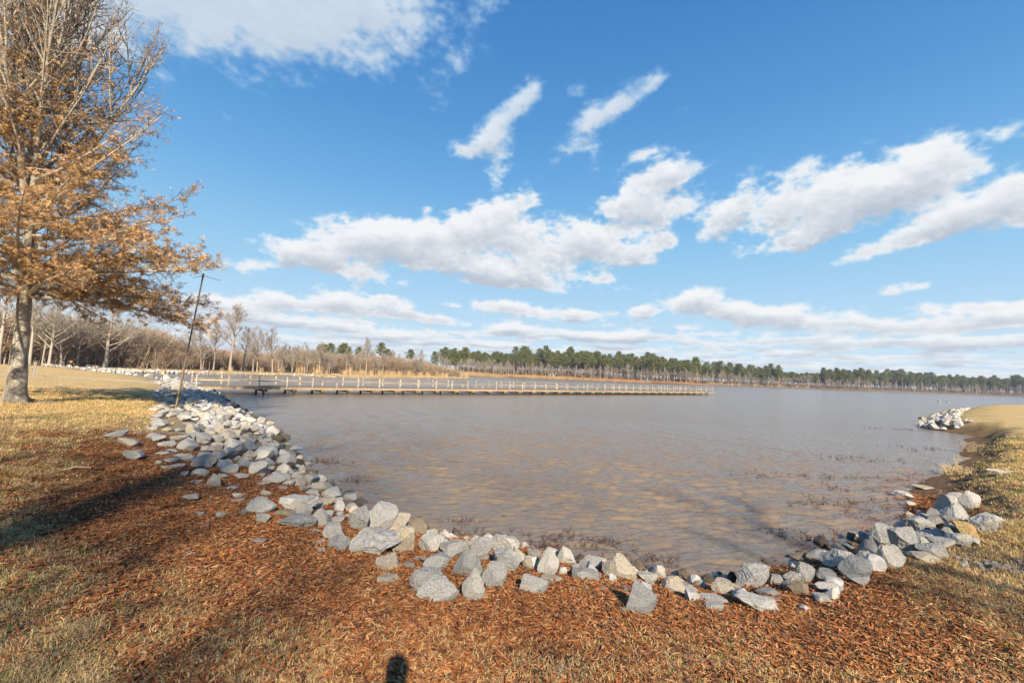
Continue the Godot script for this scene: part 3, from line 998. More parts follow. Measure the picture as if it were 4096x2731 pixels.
	for tries in 5200:
		var z := -rf(4.3, 9.6)
		var x := rf(-3.6, 8.4)
		var d := shore_distance(x, z)
		var pile := ss(3.2, 4.6, x)
		if d < -0.25 or d > lerpf(1.35, 1.0, pile) + 0.25 * pile * ss(5.0, 6.5, x) or rng.randf() > lerpf(0.30, 0.12, pile) or z < -8.7 or x > 7.3:
			continue
		var sz := rf(0.09, 0.24) + 0.06 * pile
		var ok := true
		for q in taken:
			var g := Vector2(q.x - x, q.z - z).length()
			if g < (q.y + sz * 0.5) * 0.82:
				ok = false
				break
		if not ok:
			continue
		taken.append(Vector3(x, sz * 0.5, z))
		var h := sz * rf(0.5, 0.8)
		append_stone(fill, small[rng.randi() % small.size()], Transform3D(Basis.from_euler(Vector3(rf(-0.3, 0.3), rf(0, TAU), rf(-0.3, 0.3))).scaled_local(Vector3(sz, h * 1.2, sz * 0.8)), Vector3(x, maxf(ground(x, z, d), -0.05) - h * 0.15, z)), "m" if d < 0.0 else ["w", "g", "t", "v", "w"][rng.randi() % 5])
	add_heap("riprap", fill, "small stones filling the gaps between the near shore boulders")
	# the point on the right
	var east := MeshMaker.new()
	for tries in 3600:
		var z := -rf(26.0, 64.0)
		var x := rf(24.0, 66.0)
		var d := shore_distance(x, z)
		if d < -0.5 or d > (1.8 if z > -42.0 else 1.2) or z > -29.6 or z < -60.0 or x > 60.0 or (z > -30.6 and x < 27.2):
			continue
		if z > -36.0 and d > 1.6 and rng.randf() < 0.5:
			continue
		var sz := rf(0.3, 0.66)
		var h := sz * rf(0.45, 0.7)
		append_stone(east, small[rng.randi() % small.size()], Transform3D(Basis.from_euler(Vector3(rf(-0.2, 0.2), rf(0, TAU), rf(-0.2, 0.2))).scaled_local(Vector3(sz, h * 1.3, sz * 0.8)), Vector3(x, maxf(ground(x, z, d), 0.0) - h * 0.15, z)), ["w", "w", "t", "t", "g"][rng.randi() % 5])
	add_heap("riprap", east, "pale tan stones heaped round the grassy point on the right bank")
	# the row along the inlet's far bank, and the near bank of the inlet
	var row := MeshMaker.new()
	for i in 520:
		var s := rng.randf()
		var p: Vector2
		var sz := rf(0.4, 0.95)
		if i < 360:
			var k := s * 8.0
			p = (shore_b[int(k)] as Vector2).lerp(shore_b[int(k) + 1], k - int(k)) + Vector2(rf(-0.6, 0.6), rf(-1.6, 0.1))
			if k > 5.2 and n2.get_noise_2d(p.x * 2.0, p.y) < 0.05:
				continue
		elif i < 430:
			p = Vector2(rf(-96.0, -80.0), rf(-96.0, -89.0))
		else:
			var k := 2.0 + s * 8.6
			p = (shore_a[int(k)] as Vector2).lerp(shore_a[int(k) + 1], k - int(k)) + Vector2(rf(-0.7, 0.3), rf(-0.3, 0.9))
			if n2.get_noise_2d(p.x * 0.9, p.y * 0.9) < -0.05 and k < 9.0:
				continue
		var h := sz * rf(0.5, 0.75)
		append_stone(row, small[rng.randi() % small.size()], Transform3D(Basis.from_euler(Vector3(rf(-0.2, 0.2), rf(0, TAU), rf(-0.2, 0.2))).scaled_local(Vector3(sz, h * 1.3, sz * 0.8)), Vector3(p.x, maxf(ground_at(p.x, p.y), 0.0) - h * 0.1, p.y)), ["w", "w", "t", "g", "w"][rng.randi() % 5])
	add_heap("riprap", row, "row of white stones edging the small inlet behind the pier")
	# patches of gravel on the worn right-hand strip
	var places: Array = []
	var tints: Array = []
	for spot in [[7.2, -7.6, 0.55, 190], [6.0, -5.75, 0.4, 130], [8.2, -8.4, 0.5, 60]]:
		for i in spot[3]:
			var x: float = spot[0] + rng.randfn(0.0, spot[2] * 0.55)
			var z: float = spot[1] + rng.randfn(0.0, spot[2] * 0.4)
			var k := rf(0.025, 0.075)
			places.append(Transform3D(Basis.from_euler(Vector3(rf(0, TAU), rf(0, TAU), 0)).scaled(Vector3(k, k * 0.7, k)), Vector3(x, ground_at(x, z), z)))
			tints.append(vary(Color(1, 1, 1), 0.35))
	scatter("gravel", stone("b", 91, 1).mesh(), stone_mats["w"], places, tints, "loose pale gravel spilt behind the right-hand rock pile", "gravel")

func append_stone(to: MeshMaker, s: MeshMaker, t: Transform3D, tone: String) -> void:
	var c: Color = {"g": Color(0.326, 0.326, 0.321), "w": Color(0.458, 0.449, 0.431), "t": Color(0.422, 0.378, 0.308), "v": Color(0.370, 0.370, 0.361), "m": Color(0.106, 0.088, 0.070)}[tone]
	c = vary(c, 0.1)
	var k := to.v.size()
	var nb := t.basis.inverse().transposed()
	for i in s.v.size():
		to.v.append(t * s.v[i])
		to.n.append((nb * s.n[i]).normalized())
		to.c.append(s.c[i] * c)
	for i in s.ix:
		to.ix.append(k + i)

func add_heap(called: String, mm: MeshMaker, label: String) -> void:
	var m := mat(0.9, noise_tex(33, 0.03, 5, 0.7, 1.25, 256), Vector3(1.1, 1.1, 1.1), true)
	tag(obj(called, mm.mesh(), m), label, "rocks", "", "stuff")

# ---------------------------------------------------------------- fallen leaves, grass, water plants
# a lance-shaped willow-oak leaf, folded along its rib and curled
func lance_leaf(mm: MeshMaker, t: Transform3D, l: float, w: float, curl: float) -> void:
	var rib := PackedVector3Array()
	for i in 4:
		var u := i / 3.0
		rib.append(Vector3(0, curl * l * (u - 0.5) * (u - 0.5) * 2.0, (u - 0.5) * l))
	var prof := PackedFloat32Array([0.0, 0.85, 0.75, 0.0])
	for s in [-1.0, 1.0]:
		for i in 3:
			var a := rib[i]
			var b := rib[i + 1]
			var a2 := a + Vector3(s * w * 0.5 * prof[i], 0.2 * w * prof[i], 0)
			var b2 := b + Vector3(s * w * 0.5 * prof[i + 1], 0.2 * w * prof[i + 1], 0)
			if i == 0:
				mm.tri(t * a, t * b, t * b2)
			elif i == 2:
				mm.tri(t * a, t * b, t * a2)
			else:
				mm.tri(t * a, t * b, t * b2)
				mm.tri(t * a, t * b2, t * a2)

func leaf_patch(count: int, spread: float, lift: float) -> ArrayMesh:
	var mm := MeshMaker.new()
	var hues := [Color(0.34, 0.125, 0.038), Color(0.28, 0.092, 0.028), Color(0.38, 0.165, 0.058), Color(0.16, 0.060, 0.028), Color(0.46, 0.26, 0.115), Color(0.10, 0.044, 0.026), Color(0.30, 0.112, 0.042), Color(0.22, 0.125, 0.078)]
	for i in count:
		mm.col = vary(hues[rng.randi() % hues.size()], 0.2)
		var at := Vector3(rng.randfn(0.0, spread * 0.5), rf(0.0, lift), rng.randfn(0.0, spread * 0.5))
		lance_leaf(mm, Transform3D(Basis.from_euler(Vector3(rf(-0.35, 0.35), rf(0, TAU), rf(-0.5, 0.5))), at), rf(0.042, 0.080), rf(0.010, 0.017), rf(-0.25, 0.45))
	return mm.mesh()

# a lobed oak leaf lying flat or curled: count lobes each side
func lobed_leaf(mm: MeshMaker, t: Transform3D, l: float, curl: float) -> void:
	var rim := PackedVector2Array([Vector2(0, -0.5), Vector2(0.10, -0.30), Vector2(0.34, -0.26), Vector2(0.14, -0.12), Vector2(0.44, 0.08), Vector2(0.13, 0.14), Vector2(0.26, 0.36), Vector2(0.0, 0.5)])
	for s in [-1.0, 1.0]:
		for i in rim.size() - 1:
			var a := rim[i]
			var b := rim[i + 1]
			var pa := Vector3(s * a.x * l, curl * l * (absf(a.x) * 1.2 - a.y * a.y), a.y * l)
			var pb := Vector3(s * b.x * l, curl * l * (absf(b.x) * 1.2 - b.y * b.y), b.y * l)
			var mid := Vector3(0, 0, (a.y + b.y) * 0.5 * l)
			mm.tri(t * mid, t * pa, t * pb)

func tuft(blades: int, spread: float, tall: float, lean: float) -> ArrayMesh:
	var mm := MeshMaker.new()
	for i in blades:
		mm.col = vary(Color(1, 1, 1), 0.25)
		var a := rf(0, TAU)
		var out := Vector3(cos(a), 0, sin(a))
		var foot := Vector3(rng.randfn(0, spread), 0, rng.randfn(0, spread))
		var h := tall * rf(0.45, 1.0)
		var side := Vector3(-out.z, 0, out.x) * rf(0.0016, 0.0028)
		var mid := foot + Vector3(0, h * 0.7, 0) + out * h * lean * 0.4
		var tip := foot + Vector3(0, h * rf(0.6, 1.0), 0) + out * h * lean * rf(0.8, 1.6)
		mm.quad(foot - side, mid - side * 0.8, mid + side * 0.8, foot + side)
		mm.tri(mid - side * 0.8, tip, mid + side * 0.8)
	return mm.mesh()

func leaf_material(back: float) -> StandardMaterial3D:
	var m := mat(0.75)
	m.cull_mode = BaseMaterial3D.CULL_DISABLED
	m.backlight_enabled = true
	m.backlight = Color(back, back, back)
	return m

func build_litter() -> void:
	var lm := leaf_material(0.25)
	var variants := 5
	var places: Array = []
	var tints: Array = []
	for k in variants:
		places.append([])
		tints.append([])
	for i in 62000:
		var r := sqrt(rf(1.5 * 1.5, 15.0 * 15.0)) if i % 5 > 1 else rf(1.5, 9.0)
		var a := deg_to_rad(rf(-55.0, 55.0))
		var x := r * sin(a)
		var z := -r * cos(a)
		var d := shore_distance(x, z)
		if d < 0.05:
			continue
		var l := litter(x, z, d)
		if rng.randf() > l * l * 0.95 + 0.05 * l:
			continue
		var k := rng.randi() % variants
		places[k].append(Transform3D(Basis.from_euler(Vector3(rf(-0.12, 0.12), rf(0, TAU), rf(-0.12, 0.12))).scaled(Vector3.ONE * rf(0.85, 1.15)), Vector3(x, ground(x, z, d) + 0.006, z)))
		tints[k].append(vary(Color(1, 1, 1), 0.3))
	for k in variants:
		scatter("fallen_leaves", leaf_patch(13, 0.13, 0.024), lm, places[k], tints[k], "drift of orange-brown fallen leaves behind the shore rocks", "leaves")
	# wet leaves floating at the margin
	places = []
	tints = []
	for i in 15000:
		var far := rng.randf()
		var x := rf(-2.5, 13.0)
		var z := -rf(5.6, 17.5)
		var d := shore_distance(x, z)
		if d > 0.12 or d < -1.9:
			continue
		var near := ss(-1.1, -0.05, d) if x > 6.0 else ss(-0.55, -0.05, d)
		var k := n2.get_noise_2d(x * 1.2, z * 1.2) + 0.15
		if far > 0.7 * near * ss(-0.1, 0.4, k) * (1.0 if x > 6.0 else 0.45):
			continue
		places.append(Transform3D(Basis.from_euler(Vector3(0, rf(0, TAU), 0)), Vector3(x, maxf(0.012, ground(x, z, d) + 0.006), z)))
		tints.append(vary(Color(0.85, 0.6, 0.55), 0.3))
	var wet := leaf_material(0.1)
	wet.roughness = 0.3
	scatter("floating_leaves", leaf_patch(7, 0.15, 0.006), wet, places, tints, "wet reddish leaves washed up along the water's edge", "leaves")
	# a few single lobed oak leaves on the litter
	var spots := [[0.42, -3.05, 0.13, "grey lobed oak leaf lying alone on straw, nearest the viewer", Color(0.30, 0.235, 0.19)], [-1.15, -4.05, 0.12, "tan pointed oak leaf in the dark drift left of the big front rock", Color(0.47, 0.36, 0.20)], [1.05, -4.15, 0.13, "curled pale oak leaf at the edge of the thin grass on the right", Color(0.52, 0.43, 0.30)], [-3.05, -4.6, 0.12, "buff oak leaf under the small grey stone on the left", Color(0.46, 0.35, 0.22)]]
	for s in spots:
		var mm := MeshMaker.new()
		mm.col = s[4]
		lobed_leaf(mm, Transform3D(), s[2], 0.25)
		mm.beam(Vector3(0, 0.002, -s[2] * 0.5), Vector3(0, 0.006, -s[2] * 0.75), 0.003, 0.003)
		var o := obj("oak_leaf", mm.mesh(), lm)
		o.position = Vector3(s[0], ground_at(s[0], s[1]) + 0.03, s[1])
		o.rotation = Vector3(0.15, rf(0, TAU), 0.1)
		tag(o, s[3], "leaf")

func build_grass() -> void:
	var gm := leaf_material(0.3)
	var kinds: Array = []
	for i in 3:
		kinds.append(tuft(16, 0.035, 0.062, 0.9))
	for i in 2:
		kinds.append(tuft(12, 0.02, 0.08, 0.5))
	var places: Array = []
	var tints: Array = []
	for k in 5:
		places.append([])
		tints.append([])
	for i in 120000:
		var r := sqrt(rf(2.2, 34.0 * 34.0)) if i % 2 == 0 else rf(1.5, 11.0)
		var a := deg_to_rad(rf(-54.0, 54.0))
		var x := r * sin(a)
		var z := -r * cos(a)
		var d := shore_distance(x, z)
		if d < 0.5:
			continue
		var l := litter(x, z, d)
		if rng.randf() < l * 1.05 - 0.12:
			continue
		if rng.randf() < ss(24.0, 34.0, r):
			continue
		if x < -3.0 and z < -8.0 and d < 3.2 + n2.get_noise_2d(x, z):
			continue
		var g := lush(x, z, d)
		var earth := ss(4.4, 5.4, x + 0.35 * (z + 4.0)) * ss(6.6, 5.6, x + 0.35 * (z + 4.0)) * ss(-9.0, -7.0, z)
		if rng.randf() < earth * 0.75:
			continue
		var green := rng.randf() < 0.035 + 0.55 * g
		var k := 3 + rng.randi() % 2 if green else rng.randi() % 3
		var s := rf(0.7, 1.25) * (0.8 + 0.9 * ss(4.0, 30.0, r)) * (0.6 if green and rng.randf() < 0.5 else 1.0)
		places[k].append(Transform3D(Basis.from_euler(Vector3(0, rf(0, TAU), 0)).scaled(Vector3(s * 1.2, s, s * 1.2)), Vector3(x, ground(x, z, d) - 0.004, z)))
		tints[k].append(vary(Color(0.23, 0.27, 0.06) if green else Color(0.60, 0.43, 0.20), 0.22))
	for k in 5:
		scatter("grass", kinds[k], gm, places[k], tints[k], "dormant straw-coloured lawn grass with green shoots", "grass")

func build_water_plants() -> void:
	var mm := MeshMaker.new()
	var dark := mat(0.7)
	# thin dead stems of water weed standing out of the shallows
	var variants: Array = []
	for k in 4:
		mm = MeshMaker.new()
		for i in 5:
			mm.col = vary(Color(0.10, 0.055, 0.04), 0.3)
			var p := Vector3(rf(-0.12, 0.12), -0.05, rf(-0.12, 0.12))
			var h := rf(0.02, 0.10)
			var q := p + Vector3(rf(-0.06, 0.06), h + 0.05, rf(-0.06, 0.06))
			var e := q + Vector3(rf(-0.09, 0.09), rf(-0.04, 0.05), rf(-0.05, 0.05))
			mm.tube(PackedVector3Array([p, q, e]), PackedFloat32Array([0.0035, 0.003, 0.002]), 4)
			for j in 3:
				var b := p.lerp(q, rf(0.5, 1.0))
				mm.tri(b, b + Vector3(rf(-0.03, 0.03), 0.02, rf(-0.03, 0.03)), b + Vector3(rf(-0.03, 0.03), 0.0, rf(-0.03, 0.03)))
		variants.append(mm.mesh())
	var places: Array = [[], [], [], []]
	var tints: Array = [[], [], [], []]
	# patches: x, z, half-width along x, half-width along z, stems
	for s in [[9.2, -13.2, 2.4, 0.35, 46], [7.2, -10.1, 1.2, 0.5, 46], [8.6, -11.5, 1.2, 0.9, 26], [7.6, -9.0, 0.7, 0.3, 12], [12.8, -16.6, 1.9, 0.9, 34], [18.0, -20.5, 2.0, 0.9, 24], [1.2, -7.3, 0.8, 0.3, 34], [0.55, -7.0, 0.5, 0.25, 24], [2.0, -6.6, 0.5, 0.25, 20], [5.0, -7.9, 0.8, 0.4, 30], [-5.0, -12.6, 0.7, 0.5, 24], [-3.6, -10.6, 0.6, 0.4, 20], [-1.0, -7.9, 0.6, 0.3, 14], [26.0, -30.0, 2.6, 0.5, 40]]:
		for i in s[4]:
			var x: float = s[0] + clampf(rng.randfn(0, 0.6), -1.4, 1.4) * s[2]
			var z: float = s[1] + clampf(rng.randfn(0, 0.6), -1.4, 1.4) * s[3]
			if shore_distance(x, z) > -0.05:
				continue
			var k := rng.randi() % 4
			places[k].append(Transform3D(Basis.from_euler(Vector3(0, rf(0, TAU), 0)).scaled(Vector3.ONE * rf(0.4, 0.95)), Vector3(x, 0, z)))
			tints[k].append(vary(Color(1, 1, 1), 0.3))
	for k in 4:
		scatter("water_weed", variants[k], dark, places[k], tints[k], "dark dead weed stems poking out of the shallows", "water weed")
	# dry clump of cut reed by the right bank
	mm = MeshMaker.new()
	for i in 240:
		mm.col = vary(Color(0.50, 0.40, 0.25), 0.25)
		var a := rf(0, TAU)
		var p := Vector3(rng.randfn(0, 0.16), 0, rng.randfn(0, 0.10))
		var q := p + Vector3(cos(a) * rf(0.05, 0.32), rf(0.05, 0.34), sin(a) * rf(0.05, 0.22))
		mm.tube(PackedVector3Array([p, p.lerp(q, 0.5) + Vector3(0, 0.06, 0), q - Vector3(0, rf(0, 0.1), 0)]), PackedFloat32Array([0.005, 0.005, 0.002]), 3)
	for i in 5:
		mm.tube(PackedVector3Array([Vector3(rf(-0.1, 0.1), 0.1, 0), Vector3(rf(-0.1, 0.15), rf(0.35, 0.55), 0.02), Vector3(rf(0.1, 0.4), rf(0.32, 0.5), 0.05)]), PackedFloat32Array([0.009, 0.008, 0.004]), 4)
	var o := obj("reed_clump", mm.mesh(), dark)
	o.position = Vector3(13.75, ground_at(13.75, -14.15) - 0.02, -14.15)
	o.scale = Vector3.ONE * 1.15
	tag(o, "dry tangled clump of pale cut reed at the right bank", "reeds")
	mm = MeshMaker.new()
	for i in 60:
		mm.col = vary(Color(0.40, 0.31, 0.2), 0.25)
		var p := Vector3(rng.randfn(0, 0.2), 0, rng.randfn(0, 0.12))
		mm.tube(PackedVector3Array([p, p + Vector3(rf(-0.2, 0.2), rf(0.1, 0.5), rf(-0.1, 0.1)), p + Vector3(rf(-0.4, 0.4), rf(0.0, 0.5), rf(-0.2, 0.2))]), PackedFloat32Array([0.006, 0.005, 0.003]), 3)
	o = obj("reed_clump", mm.mesh(), dark)
	o.position = Vector3(19.6, ground_at(19.6, -19.6) - 0.02, -19.6)
	tag(o, "small grey-brown clump of dead stalks by the eroded bank", "reeds")

# ---------------------------------------------------------------- trees
class Tree3:
	var wood := MeshMaker.new()
	var twigs := MeshMaker.new()
	var leaf_at: Array = []

func wander(p: Vector3, dir: Vector3, l: float, segs: int, crook: float, pull: Vector3) -> PackedVector3Array:
	var out := PackedVector3Array([p])
	var d := dir
	for i in segs:
		d = (d + Vector3(rf(-1, 1), rf(-1, 1), rf(-1, 1)) * crook + pull / segs).normalized()
		p += d * l / segs
		out.append(p)
	return out

func taper(n: int, a: float, b: float) -> PackedFloat32Array:
	var out := PackedFloat32Array()
	for i in n:
		out.append(lerpf(a, b, float(i) / (n - 1)))
	return out

func along(path: PackedVector3Array, u: float) -> Vector3:
	var k := u * (path.size() - 1)
	var i := mini(int(k), path.size() - 2)
	return path[i].lerp(path[i + 1], k - i)

func crown_reach(h: float) -> float:
	var e := PackedVector2Array([Vector2(2.5, 5.9), Vector2(4.0, 6.3), Vector2(6.0, 6.2), Vector2(7.3, 5.7), Vector2(8.8, 5.4), Vector2(10.0, 5.0), Vector2(11.0, 4.2), Vector2(12.5, 3.3), Vector2(13.7, 2.3), Vector2(17.0, 0.6)])
	for i in e.size() - 1:
		if h <= e[i + 1].y * 0.0 + e[i + 1].x:
			return lerpf(e[i].y, e[i + 1].y, clampf((h - e[i].x) / (e[i + 1].x - e[i].x), 0.0, 1.0))
	return 0.5

# the oak on the left: straight stem with a fused second leader, tiers of spreading limbs, brown leaves that have stayed on
func build_oak() -> void:
	var at := Vector3(-15.97, 0.0, -14.89)
	at.y = ground_at(at.x, at.z) - 0.05
	var o := thing("oak_tree", "tall oak with clinging brown leaves and pale bark on the left lawn", "tree", at)
	o.basis = Basis(Vector3(-0.73, 0, -0.68).normalized(), -0.042)
	var bark := mat(0.95, noise_tex(41, 0.02, 5, 0.45, 1.35), Vector3(1.1, 3.4, 1.1))
	bark.heightmap_enabled = true
	bark.heightmap_scale = 3.0
	bark.heightmap_texture = noise_tex(42, 0.05, 5, 0.0, 1.0)
	var pale := Color(0.68, 0.62, 0.525)
	var trunk := MeshMaker.new()
	var path := PackedVector3Array()
	var rad := PackedFloat32Array()
	for i in 60:
		var u := i / 59.0
		var h := u * 15.8
		path.append(Vector3(sin(h * 0.5) * 0.05 + 0.010 * h, h, cos(h * 0.4) * 0.05))
		rad.append(0.195 * pow(1.0 - u, 0.8) + 0.012 + 0.10 * exp(-h * 2.3) + 0.03 * exp(-absf(h - 0.9) * 2.0))
	trunk.tube(path, rad, 20)
	# buttress roots and a wavering outline
	for i in trunk.v.size():
		var p := trunk.v[i]
		var a := atan2(p.z, p.x)
		var flare := 1.0 + (0.42 * exp(-p.y * 2.6)) * (0.5 + 0.5 * sin(a * 5.0 + 1.0)) + 0.09 * n1.get_noise_3d(cos(a) * 3.0, p.y * 1.4, sin(a) * 3.0)
		trunk.v[i] = Vector3(p.x * flare, p.y, p.z * flare)
		var blot := ss(0.02, 0.35, n1.get_noise_3d(p.x * 4.0, p.y * 1.6, p.z * 4.0) + 0.35 * exp(-p.y * 0.9))
		trunk.c[i] = pale.lerp(Color(0.13, 0.115, 0.10), blot * 0.75)
	smooth_normals(trunk)
	obj("trunk", trunk.mesh(), bark, o)
	# roots running out over the grass
	var roots := MeshMaker.new()
	roots.col = Color(0.30, 0.265, 0.22)
	for a in [0.35, 1.25, 2.5, 3.7, 5.2]:
		var out := Vector3(cos(a), 0, sin(a))
		var l := rf(0.55, 0.9)
		roots.tube(PackedVector3Array([out * 0.12 + Vector3(0, 0.26, 0), out * 0.3 + Vector3(0, 0.1, 0), out * (0.3 + l * 0.5) + Vector3(0, 0.035, 0), out * (0.3 + l) + Vector3(0, -0.03, 0)]), PackedFloat32Array([0.11, 0.085, 0.05, 0.03]), 8)
	obj("root", roots.mesh(), bark, o)
	var limbs := MeshMaker.new()
	var twig := MeshMaker.new()
	var leaves: Array = []
	var leaf_tint: Array = []
	# steep leaders that leave the stem between 3 and 7 m
	var starts: Array = []
	for q in [[1.2, 0.4, 12.4, 0.13], [4.2, 2.2, 11.5, 0.10], [5.0, 4.0, 11.8, 0.10], [5.6, 5.4, 11.0, 0.09], [6.4, 1.2, 10.5, 0.08], [6.8, 3.1, 9.8, 0.075], [7.6, 5.0, 9.0, 0.07], [8.2, 0.5, 8.2, 0.06]]:
		var a: float = q[1]
		var out := Vector3(cos(a), 0, sin(a))
		var p0 := Vector3(0.0, q[0], 0) + out * 0.10
		var lead := wander(p0, (out * 0.34 + Vector3.UP).normalized(), q[2] * 0.84, 12, 0.05, Vector3(0, 0.25, 0))
		if q[0] < 2.0:
			lead = wander(p0, (out * 0.03 + Vector3.UP).normalized(), q[2], 16, 0.025, out * 0.35)
		limbs.col = vary(pale * 0.95, 0.08)
		limbs.tube(lead, taper(lead.size(), q[3], 0.012), 8)
		for j in 15:
			var u := 0.25 + 0.72 * j / 15.0
			starts.append([along(lead, u), j * 2.4 + a, u, q[3] * (1.0 - u) * 0.6 + 0.014, false])
	for j in 84:
		var h := 3.5 + 10.8 * pow(j / 83.0, 1.15)
		starts.append([Vector3(0.01 * h, h, 0), j * 2.399963 + 0.5, 0.0, lerpf(0.075, 0.022, j / 83.0), true])
	# low limbs sweeping out over the lawn towards the lake
	for j in 4:
		starts.append([Vector3(0.03, 3.55 + 0.28 * j, 0), 5.46 + [0.1, -0.3, 0.35, -0.05, 0.5, -0.45][j], 0.0, 0.062, true])
	for s in starts:
		var p: Vector3 = s[0]
		var a: float = s[1]
		var rise := lerpf(0.10, 1.2, ss(3.4, 11.5, p.y)) + rf(-0.22, 0.2)
		var out := Vector3(cos(a), 0, sin(a))
		var from := Vector2(p.x, p.z).length()
		var l := 1.0
		for it in 5:
			l = maxf(0.5, (crown_reach(p.y + l * sin(rise)) - from * 0.8) / maxf(cos(rise), 0.25))
		l = minf(l, 6.0) * rf(0.78, 1.04)
		if not s[4]:
			l = minf(l, rf(1.6, 3.6))
		var dir := out * cos(rise) + Vector3.UP * sin(rise)
		var limb := wander(p, dir, l, 8, 0.07, Vector3(0, -0.26 if p.y < 5.0 else 0.28, 0))
		limbs.col = vary(pale, 0.12)
		limbs.tube(limb, taper(limb.size(), s[3], 0.009), 6)
		var m := int(l / 0.36) + 2
		for j in m:
			var u := 0.16 + 0.84 * j / m
			var b := along(limb, u)
			var t := (along(limb, minf(u + 0.1, 1.0)) - along(limb, maxf(u - 0.1, 0.0))).normalized()
			var side := t.cross(Vector3.UP).normalized() * (1.0 if j % 2 == 0 else -1.0)
			var l2 := (0.40 + (1.0 - u) * 0.36 * minf(l, 4.5)) * rf(0.7, 1.2)
			var d2 := (t * rf(0.5, 0.9) + side * rf(0.4, 0.95) + Vector3.UP * rf(-0.75, 0.95)).normalized()
			if p.y > 9.0:
				d2 = (d2 + Vector3.UP * 0.5).normalized()
			var br := wander(b, d2, l2, 4, 0.12, Vector3(0, 0.12, 0))
			limbs.col = vary(pale * 0.85, 0.15)
			limbs.tube(br, taper(br.size(), 0.009 + 0.010 * l2, 0.006), 4)
			var n := int(l2 / 0.21) + 2
			for k in n:
				var w := 0.12 + 0.88 * k / n
				var c := along(br, w)
				var l3 := rf(0.22, 0.55)
				var d3 := (d2 * 0.6 + Vector3(rf(-1, 1), rf(-0.9, 1.0), rf(-1, 1)).normalized()).normalized()
				var tw := wander(c, d3, l3, 2, 0.15, Vector3.ZERO)
				twig.col = vary(Color(0.24, 0.185, 0.14), 0.2)
				twig.tube(tw, PackedFloat32Array([0.0065, 0.005, 0.0035]), 3)
				var keep := 0.90 - 0.66 * ss(6.5, 9.8, c.y) - 0.22 * ss(9.5, 12.0, c.y)
				# leaves stay in bunches, with bare gaps between
				var bunch := n2.get_noise_3d(c.x * 1.25, c.y * 1.5, c.z * 1.25)
				keep *= ss(-0.38, 0.08, bunch)
				for e in 8:
					if rng.randf() < keep * 0.95:
						var q := along(tw, 0.1 + 0.9 * e / 7.0) + Vector3(rf(-0.08, 0.08), rf(-0.09, 0.05), rf(-0.08, 0.08))
						leaves.append(Transform3D(Basis.from_euler(Vector3(rf(-0.9, 0.9), rf(0, TAU), rf(-0.9, 0.9))).scaled(Vector3.ONE * rf(0.75, 1.2)), q))
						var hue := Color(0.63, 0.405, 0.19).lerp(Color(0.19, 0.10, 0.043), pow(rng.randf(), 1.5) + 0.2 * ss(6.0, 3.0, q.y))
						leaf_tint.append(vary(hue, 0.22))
	obj("limbs", limbs.mesh(), bark, o)
	obj("twigs", twig.mesh(), mat(0.9), o)
	var bunch_mesh := MeshMaker.new()
	for i in 3:
		bunch_mesh.col = vary(Color(1, 1, 1), 0.2)
		var t := Transform3D(Basis.from_euler(Vector3(rf(-1.2, 0.3), rf(0, TAU), rf(-0.6, 0.6))), Vector3.ZERO)
		t.origin = t.basis * Vector3(0, 0, 0.055)
		lobed_leaf(bunch_mesh, t, rf(0.115, 0.16), rf(-0.4, 0.6))
	print("oak leaves ", leaves.size())
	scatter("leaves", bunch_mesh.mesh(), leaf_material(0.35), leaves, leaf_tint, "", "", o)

# a leafless tree; twigs fine enough to read as haze
func bare_tree(h: float, r: float, spread: float, first: float, boughs: int, up: float, fork: bool, twig_r: float, dense := 1.0) -> MeshMaker:
	var mm := MeshMaker.new()
	var base := Color(1, 1, 1)
	var path := wander(Vector3.ZERO, Vector3(rf(-0.05, 0.05), 1, rf(-0.05, 0.05)).normalized(), h * 0.93, 9, 0.045, Vector3.ZERO)
	mm.col = base
	var rr := PackedFloat32Array()
	for i in path.size():
		var u := float(i) / (path.size() - 1)
		rr.append(r * (pow(1.0 - u, 0.85) * 0.95 + 0.05) * (1.35 if i == 0 else 1.0))
	mm.tube(path, rr, 7)
	for j in boughs:
		var u := first + (0.97 - first) * j / boughs
		var p := along(path, u)
		var a := j * 2.4 + rf(-0.5, 0.5)
		var rise := up + (1.2 - up) * ss(first, 1.0, u) * 0.8 + rf(-0.15, 0.2)
		var l := spread * (1.15 - 0.75 * ss(first, 1.0, u)) * rf(0.7, 1.1)
		if fork and j < 3:
			l *= 1.5
			rise = maxf(rise, 0.7)
		var dir := Vector3(cos(a) * cos(rise), sin(rise), sin(a) * cos(rise))
		var limb := wander(p, dir, l, 5, 0.12, Vector3(0, 0.35, 0))
		var lr := r * (1.0 - u) * 0.42 + twig_r
		mm.col = base * 1.05
		mm.tube(limb, taper(limb.size(), lr, twig_r), 4)
		var m := int((4.0 + l * 1.1) * dense)
		for k in m:
			var w := 0.2 + 0.8 * k / m
			var b := along(limb, w)
			var l2 := (0.5 + 0.42 * l * (1.05 - w)) * rf(0.7, 1.2)
			var d2 := (dir * 0.6 + Vector3(rf(-1, 1), rf(-0.3, 1.0), rf(-1, 1)) * 0.9).normalized()
			var br := wander(b, d2, l2, 3, 0.15, Vector3(0, 0.25, 0))
			mm.col = base * rf(0.85, 1.05)
			mm.tube(br, taper(br.size(), twig_r * 1.3, twig_r * 0.7), 3)
			for q in int(4.0 * dense) + 1:
				var c := along(br, rf(0.25, 1.0))
				var d3 := (d2 * 0.8 + Vector3(rf(-1, 1), rf(-0.4, 1.0), rf(-1, 1))).normalized()
				mm.col = base * rf(0.75, 1.0)
				mm.tube(PackedVector3Array([c, c + d3 * l2 * rf(0.35, 0.7)]), PackedFloat32Array([twig_r * 0.8, twig_r * 0.5]), 3)
	return mm

